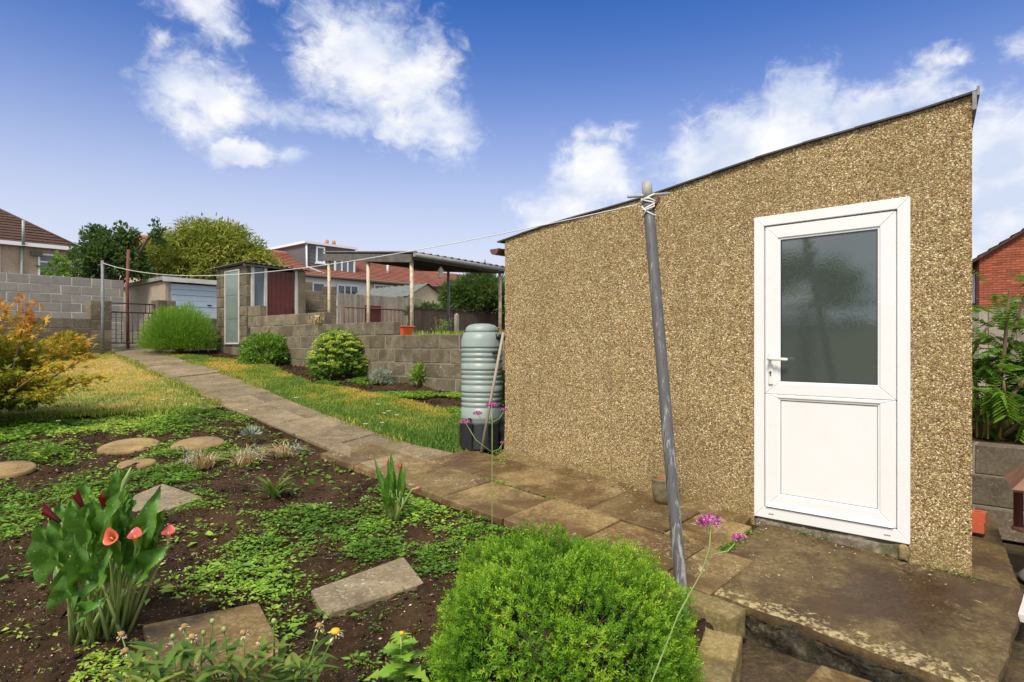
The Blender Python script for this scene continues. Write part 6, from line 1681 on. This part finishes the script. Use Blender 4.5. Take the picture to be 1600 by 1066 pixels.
# measured leaves: where the blade starts and how it hangs (photo position, distance, base offset)
LV = [  # base px, base py, tip px, tip py (start of blade), Y tip, roll, L, W, droop
    (118, 985, 88, 885, 2.98, .3, .32, .17, -.02), (112, 990, 108, 920, 2.90, .1, .27, .13, .15), (120, 980, 120, 850, 3.05, .5, .30, .15, .10), (128, 975, 138, 850, 3.15, -.2, .28, .14, -.10),
    (135, 985, 105, 935, 2.85, .0, .16, .15, 1.2), (150, 960, 150, 840, 3.12, .2, .30, .15, .05), (160, 960, 175, 830, 3.20, -.3, .32, .15, -.05), (178, 970, 180, 850, 2.98, .3, .28, .15, .1),
    (182, 970, 195, 850, 3.05, -.2, .32, .16, -.1), (190, 965, 210, 880, 3.00, -.5, .34, .16, .05), (195, 965, 225, 870, 3.10, -.4, .34, .17, .2), (186, 972, 172, 870, 2.88, .5, .26, .13, .35),
    (140, 980, 128, 905, 2.85, .5, .26, .14, .55), (132, 985, 150, 900, 2.85, -.3, .25, .13, .45), (175, 965, 222, 890, 2.98, -.7, .21, .15, .6), (150, 985, 128, 940, 2.84, -.6, .14, .08, 1.4),
    (165, 960, 190, 790, 3.15, .1, .26, .11, -.05), (172, 960, 182, 800, 3.22, .4, .30, .13, .1), (120, 975, 98, 840, 3.10, .4, .24, .12, .2), (158, 955, 140, 810, 3.20, .1, .26, .13, .1), (200, 960, 240, 850, 3.08, -.5, .28, .15, .1),
    (148, 990, 133, 958, 2.82, -.7, .15, .09, .9)]
rl_ = random.Random(5)
for k in range(12):
    LV.append((rl_.uniform(115, 200), rl_.uniform(960, 990), rl_.uniform(95, 225), rl_.uniform(835, 905), rl_.uniform(2.9, 3.2), rl_.uniform(-.6, .6), rl_.uniform(.22, .32), rl_.uniform(.11, .16), rl_.uniform(-.1, .6)))
for k, (bx_, by_, tx, ty, yt, ro, L_, Wd, dr_) in enumerate(LV):
    yb = 1685 / (by_ - 436); b_ = ((bx_ - 800) / 1000 * yb, yb, float(gz(0, yb)) - .06)
    calla_leaf(t, b_, P_(tx, ty, yt), ro + random.uniform(-.25, .25), L_ * .73, Wd * .84, dr_, seed=k)
for (fx_, fy_, yt, ax_, sz_, mt, lb) in [(68, 796, 2.98, (-.55, -.15, .55), .075, 'maroonpetal', 'dark maroon calla flower leaning left'), (118, 772, 3.1, (-.35, -.1, .8), .07, 'maroonpetal', 'dark maroon half-rolled calla flower'),
        (160, 775, 3.15, (-.1, -.1, .9), .065, 'maroonpetal', 'dark maroon narrow calla flower'), (170, 838, 2.80, (-.05, -.75, .55), .060, 'coral', 'coral pink calla flower facing forward'), (210, 832, 2.90, (.05, -.25, .9), .052, 'pink', 'pink calla flower seen from the side'),
        (263, 827, 3.02, (.1, -.2, .9), .05, 'pink', 'small pink calla flower at the right'), (183, 822, 3.12, (.1, -.3, .8), .05, 'coral', 'small red calla flower among the leaves')]:
    m0 = P_(fx_, fy_, yt); bb = (cb[0] + (m0.x - cb[0]) * .35, cb[1] - .02, cz)
    calla_flower(t, bb, m0, ax_, sz_, mt, lb, openness=.15 if mt == 'maroonpetal' else 1.0)
# unopened bud standing tall
mb = MB(); b0 = Vector((cb[0] + .05, cb[1], cz)); b1 = P_(190, 765, 3.1); b2_ = P_(205, 730, 3.1); mb.tube([b0, b0.lerp(b1, .6), b1, b1.lerp(b2_, .4), b2_], [.008, .007, .007, .014, .003], 8); mb.build('bud', M['stempale'], t)
# smaller plant by the path
c = G_(617, 806); t = empty('small_calla_lily', c, 0, 'small upright calla lily with closed pale flowers beside the path', 'plant')
c = np.array(c)
for k, (dx_, dz_, L_, Wd, ro, an) in enumerate([(-.09, .16, .26, .045, .3, 0), (-.04, .20, .22, .05, .5, 1), (.01, .19, .27, .045, -.2, 2), (.05, .18, .22, .05, .2, 3), (.075, .15, .18, .045, -.4, 4), (-.035, .08, .13, .06, .2, 5), (.02, .12, .24, .055, .9, 6), (-.06, .1, .26, .05, -.6, 7)]):
    calla_leaf(t, c + np.array([dx_ * .25, .01 * (k % 3), -.03]), c + np.array([dx_ * .8, -.02 * (k % 2), dz_]), ro, L_, Wd, .06, .006, seed=50 + k)
for m0, ax_, s_ in [((-.05, .0, .385), (-.2, -.1, .9), .045), ((.035, .0, .36), (.1, -.2, .9), .045), ((.19, -.03, .21), (.9, -.1, .25), .045)]:
    calla_flower(t, c + np.array([0, 0, -.03]), c + np.array(m0), ax_, s_, 'pink', openness=.2)

# ------------------------------------------------------------------ other small plants in the bed
def strap_plant(name, label, px, py, n, L0, L1, wd, mat, spread=1.0, cat='plant', group=None, stems=None, arch=.8):
    c = np.array(G_(px, py)) - np.array([0, 0, .045]); t = empty(name, c, 0, label, cat, group)
    for k in range(n):
        a_ = RNG.random() * 6.28; L_ = RNG.uniform(L0, L1); e_ = RNG.uniform(.45, 1.35); ns = 6; mb = MB(); vs = []
        h_ = np.array([math.cos(a_), math.sin(a_), 0]); sd_ = np.array([-h_[1], h_[0], 0]); p = c + h_ * RNG.uniform(0, .03); th = e_
        w_ = wd * RNG.uniform(.7, 1.3)
        for i in range(ns):
            s = i / (ns - 1); ww = w_ * (math.sin(math.pi * (.12 + .88 * s)) ** .7) * .5 + .0006
            vs += [p - sd_ * ww + np.array([0, 0, ww * .3]), p, p + sd_ * ww + np.array([0, 0, ww * .3])]
            p = p + (h_ * math.cos(th) * spread + np.array([0, 0, math.sin(th)])) * L_ / ns; th -= arch * RNG.uniform(.15, .42)
        V = np.array(vs); F = np.array([(i * 3 + j, i * 3 + j + 1, i * 3 + j + 4, i * 3 + j + 3) for i in range(ns - 1) for j in range(2)])
        np_obj('leaf', V, F, M[mat], t, np.full(len(V), RNG.random()), smooth=True)
    return t, c
strap_plant('leafy_clump', 'grey green clump of strap leaves in the middle of the bed', 428, 768, 34, .16, .34, .030, 'lance')
strap_plant('seedling_weed', 'broad leaved weed beside the path edge behind the mound', 655, 790, 12, .08, .17, .03, 'weed', arch=1.1)
strap_plant('bright_weed', 'bright green fern-like weed left of the sandy discs', 66, 712, 14, .12, .26, .022, 'weed', arch=1.0)
def dry_clump(label, px, py, n, h, r_, silver=0):
    c = np.array(G_(px, py)) - np.array([0, 0, .05]); t = empty('dried_clump', c, 0, label, 'plant', 'dried clumps along the bed')
    P = c + RNG.normal(size=(n, 3)) * np.array([r_ * .55, r_ * .5, 0]); V, F, T = blades(P, RNG.normal(size=(n, 3)) * np.array([1, 1, 0]) + (P - c) * 9, RNG.uniform(h * .6, h * 1.5, n) * np.exp(-((P - c)[:, 0] / r_) ** 2), RNG.uniform(.005, .014, n), RNG.uniform(.3, 2.2, n), RNG.random(n)); np_obj('dry_stalks', V, F, M['straw'], t, T)
    if silver:
        q = c + np.array([silver, 0, h * .55]) + RNG.normal(size=(70, 3)) * np.array([.05, .04, .03]); V, F, T = leaf_cloud(q, RNG.normal(size=(70, 3)) + np.array([0, 0, .7]), .05, .014); np_obj('silver_leaves', V, F, M['silver'], t, T)
dry_clump('clump of pale dried stalks with silvery leaves, nearest the sandy discs', 316, 722, 130, .17, .09, -.08)
dry_clump('clump of pale dried stalks between two other dried clumps', 386, 718, 130, .19, .10, .03)
dry_clump('brownish dried clump nearest the paved path', 446, 706, 170, .15, .11, .08)
c = np.array(G_(392, 686)); t = empty('silver_rosette', c, 0, 'small silvery rosette plant just behind the dried clumps', 'plant')
u = unit(RNG.normal(size=(120, 3))); u[:, 2] = np.abs(u[:, 2]); V, F, T = leaf_cloud(c + u * .04 + np.array([0, 0, .03]), u + np.array([0, 0, .3]), .085, .022, N=u + .3); np_obj('rosette', V, F, M['silver'], t, T)
# faded daisy plant along the bottom edge
c = np.array([-1.17, 2.62, float(gz(0, 2.62)) - .05]); t = empty('faded_daisy_plant', c, 0, 'sprawling plant with lance leaves and withered daisy heads along the bottom', 'plant')
heads = [(190, 992, 0), (196, 1018, 0), (288, 980, 0), (318, 990, 1), (332, 972, 1), (300, 996, 0), (380, 990, 0), (428, 972, 1), (499, 979, 0), (524, 988, 2), (462, 1042, 2), (286, 1030, 1), (270, 996, 1), (350, 985, 1), (296, 1024, 1), (245, 1024, 1), (400, 1030, 0), (440, 1012, 0), (408, 1000, 0), (200, 1060, 0), (352, 1046, 0)]
for k, (px, py, kind) in enumerate(heads):
    y = RNG.uniform(2.35, 2.6); q = np.array(P_(px, py, y)); b_ = c + np.array([(q[0] - c[0]) * .75, RNG.uniform(-.2, .05), 0])
    mb = MB(); mb.tube([b_, (b_ + q) / 2 + np.array([RNG.normal() * .02, 0, .02]), q], [.0045, .0035, .003], 5); mb.build('stem', M['stem'], t)
    mb = MB(); s = .019 if kind == 2 else .013 if kind == 0 else .010
    mb.lathe([(.001, -.006), (s * .8, -.004), (s, .004), (s * .75, .012), (.001, .015)], c=q, n=10); h_ = mb.build('flower_head', M['deadhead'] if kind == 0 else (M['marigold'] if kind == 2 else M['stempale']), t)
    if kind != 1:
        n = 16; g = np.linspace(0, 6.28, n); D = np.stack([np.cos(g), np.sin(g), -.5 + RNG.normal(size=n) * .5], 1); V, F, T = leaf_cloud(np.tile(q, (n, 1)) + D * s * .7, D, s * 1.1, s * .4); np_obj('withered_petals', V, F, M['deadpetal'], h_, T)
for k in range(190):
    px = RNG.uniform(190, 490); py = RNG.uniform(1010, 1085) + abs(px - 330) * .05; y = RNG.uniform(2.3, 2.6); p = np.array(P_(px, py, y)); p[2] = max(p[2], float(gz(0, y)) + .01)
    a_ = RNG.random() * 6.28; L_ = RNG.uniform(.07, .14); w_ = L_ * RNG.uniform(.16, .26); h_ = np.array([math.cos(a_), math.sin(a_), RNG.uniform(-.1, .9)]); h_ = unit(h_[None])[0]; sd_ = unit(np.cross(h_, [0, 0, 1])[None])[0]; nn_ = np.cross(sd_, h_)
    vs = []
    for i in range(5):
        s = i / 4; ww = w_ * math.sin(math.pi * (.08 + .92 * s)) ** .8 * .5 + .0004; q = p + h_ * L_ * s - nn_ * L_ * .25 * s * s; vs += [q - sd_ * ww + nn_ * ww * .35, q, q + sd_ * ww + nn_ * ww * .35]
    np_obj('leaf', np.array(vs), np.array([(i * 3 + j, i * 3 + j + 1, i * 3 + j + 4, i * 3 + j + 3) for i in range(4) for j in range(2)]), M['lance'], t, np.full(15, RNG.random()), smooth=True)
# sow thistle
c = np.array(G_(628, 1062)) - np.array([0, 0, .05]); t = empty('sow_thistle', c, 0, 'jagged leaved young thistle with one yellow bud at the bottom', 'plant')
mb = MB(); mb.tube([c, c + np.array([0, 0, .12]), c + np.array([-.005, 0, .235])], [.007, .006, .004], 6); mb.build('stem', M['stempale'], t)
for k in range(15):
    a_ = k * 2.4; h0 = .02 + .013 * k; L_ = .20 - .008 * k; e_ = .1 + .045 * k; h_ = np.array([math.cos(a_) * math.cos(e_), math.sin(a_) * math.cos(e_), math.sin(e_)]); sd_ = unit(np.cross(h_, [0, 0, 1])[None])[0]; nn_ = np.cross(sd_, h_)
    vs, fs = [], []; ns = 11
    for i in range(ns):
        s = i / (ns - 1); ww = .042 * math.sin(math.pi * (.1 + .9 * s)) ** .8 * (1.25 if i % 2 else .45); q = c + np.array([0, 0, h0]) + h_ * L_ * s - np.array([0, 0, .35 * L_ * s * s]); vs += [q - sd_ * ww + nn_ * ww * .3 - h_ * .012 * (i % 2), q, q + sd_ * ww + nn_ * ww * .3 - h_ * .012 * (i % 2)]
    np_obj('leaf', np.array(vs), np.array([(i * 3 + j, i * 3 + j + 1, i * 3 + j + 4, i * 3 + j + 3) for i in range(ns - 1) for j in range(2)]), M['weed'], t, np.full(len(vs), .35 + .4 * RNG.random()))
mb = MB(); mb.lathe([(.001, .0), (.009, .004), (.011, .016), (.001, .02)], c=c + np.array([0, 0, .235]), n=8); mb.build('flower_bud', M['marigold'], t)
# tall verbenas
def verbena(label, base, nodes, heads, hs=.024):
    t = empty('verbena', base, 0, label, 'flower', 'tall magenta verbenas'); base = Vector(base)
    mb = MB(); pts = [base] + [Vector(p) for p in nodes]; mb.tube(pts, [.0026] * len(pts), 6); mb.build('stem', M['stempale'], t)
    for frm, to, sz in heads:
        f0, t0 = Vector(frm), Vector(to); mb = MB(); mb.tube([f0, f0.lerp(t0, .5) + Vector(((t0.x - f0.x) * .12, 0, -.012)), t0], [.0022, .002, .002], 5); mb.build('branch', M['stempale'], t)
        n = 150; u = unit(RNG.normal(size=(n, 3))); u[:, 2] = np.abs(u[:, 2]) * .7 + RNG.uniform(-.2, .2, n); P = np.array(t0) + u * sz * np.array([1, 1, .65]); V, F, T = leaf_cloud(P, u * .4 + RNG.normal(size=(n, 3)) * .8, sz * .36, sz * .30); np_obj('flower_head', V, F, M['verbena'], t, T)
Yv = 3.62; pv = lambda px, py, y=Yv: tuple(P_(px, py, y))
verbena('tall magenta verbena rising behind the mound in front of the water butt', pv(769, 905), [pv(769, 800), pv(769, 706), pv(769, 660), pv(768, 640)],
        [(pv(769, 662), pv(768, 634), .028), (pv(769, 662), pv(746, 647), .024), (pv(770, 708), pv(727, 660), .024), (pv(769, 660), pv(788, 641), .018), (pv(769, 706), pv(786, 692), .014)])
Yb = 2.0; pw = lambda px, py: tuple(P_(px, py, Yb))
verbena('tall magenta verbena arching in front of the clothes pole foot', (.33, 1.98, .0), [pw(1018, 1066), pw(1060, 960), pw(1096, 895), pw(1109, 855), pw(1110, 825)], [(pw(1110, 830), pw(1109, 817), .034), (pw(1109, 868), pw(1155, 842), .020)])

# ------------------------------------------------------------------ golden maple at the left
ac = np.array([-6.30, 7.55]); az0 = float(gz(0, ac[1]))
t = empty('golden_maple', (ac[0], ac[1], az0), 0, 'low spreading maple with green to orange yellow leaves at the left edge', 'shrub')
def star_leaves(P, D, L, tint, N):
    D = unit(D); S = unit(np.cross(D, N)); out = []
    for a_, k in ((0, 1.0), (.75, .85), (-.75, .85), (1.5, .6), (-1.5, .6)):
        out.append(leaf_cloud(P, D * math.cos(a_) + S * math.sin(a_), L * k, L * k * .34, N, .06, .12, tint))
    return merge(out)
PP, DD, TT = [], [], []
tips = []
for k in range(60):
    a_ = RNG.random() * 6.28; e_ = RNG.uniform(-.12, .95); tips.append(ac + 0); q = np.array([ac[0], ac[1], az0 + .25]) + np.array([math.cos(a_) * math.cos(e_) * .78, math.sin(a_) * math.cos(e_) * .7, math.sin(e_) * 1.02 + .05]) * RNG.uniform(.75, 1.0); tips[-1] = q
arch = [(-5.55, 7.5, 1.80), (-5.3, 7.9, 1.58), (-5.15, 7.7, 1.34), (-4.85, 7.6, 1.14), (-5.25, 7.3, 1.28), (-5.05, 7.2, .98), (-5.6, 7.4, 2.0), (-5.2, 7.6, 1.05), (-5.9, 7.4, 1.95), (-6.3, 7.4, 1.9)]
mb = MB(); limbs(mb, (ac[0], ac[1], az0 - .03), tips[:26] + [np.array(q) for q in arch], .020, .003, 5, .14); mb.build('branches', M['barkpale'], t)
b0 = np.array([ac[0], ac[1], az0 + .1])
for q in tips + [np.array(a_) for a_ in arch] * 2:
    n = 115 if len(PP) < 60 else 46; s = RNG.uniform(.40, 1.05, n) ** .8; P = b0 + (q - b0) * s[:, None] + RNG.normal(size=(n, 3)) * np.array([.07, .07, .045]); P[:, 2] += .06 * np.sin(s * 3.14)
    PP.append(P); DD.append((q - b0) * .8 + RNG.normal(size=(n, 3)) * .5 - np.array([0, 0, .35])); hgt = (P[:, 2] - az0) / 1.1
    TT.append(np.clip(-.05 + .40 * hgt + .30 * (s - .5) + RNG.normal(size=n) * .12 + (.25 if any(np.allclose(q, a_) for a_ in arch) else 0), 0, 1))
P = np.concatenate(PP); D = np.concatenate(DD); T = np.concatenate(TT); V, F, T = star_leaves(P, D, RNG.uniform(.05, .095, len(P)), T, unit(RNG.normal(size=P.shape) * .35 + np.array([0, 0, 1.0])))
np_obj('foliage', V, F, M['acer'], t, T)
# bushes between the maple and the old wall
c = G_(120, 556); bush('low_golden_bush', 'low yellow leaved bush in front of the old block wall', (-9.35, 13.4, 1.2), (.42, .35, .50), 120, 14, .07, .09, .04, 'acer')
bush('low_green_bush', 'low dull green bush between the maple and the old block wall', (-9.9, 12.7, 1.12), (.60, .4, .40), 120, 14, .08, .08, .03, 'shrub')
X = RNG.uniform(-7.2, -5.3, 1500); Y = RNG.uniform(6.2, 7.7, 1500); weed_field('maple_undergrowth', X, Y, bed_z, .05)
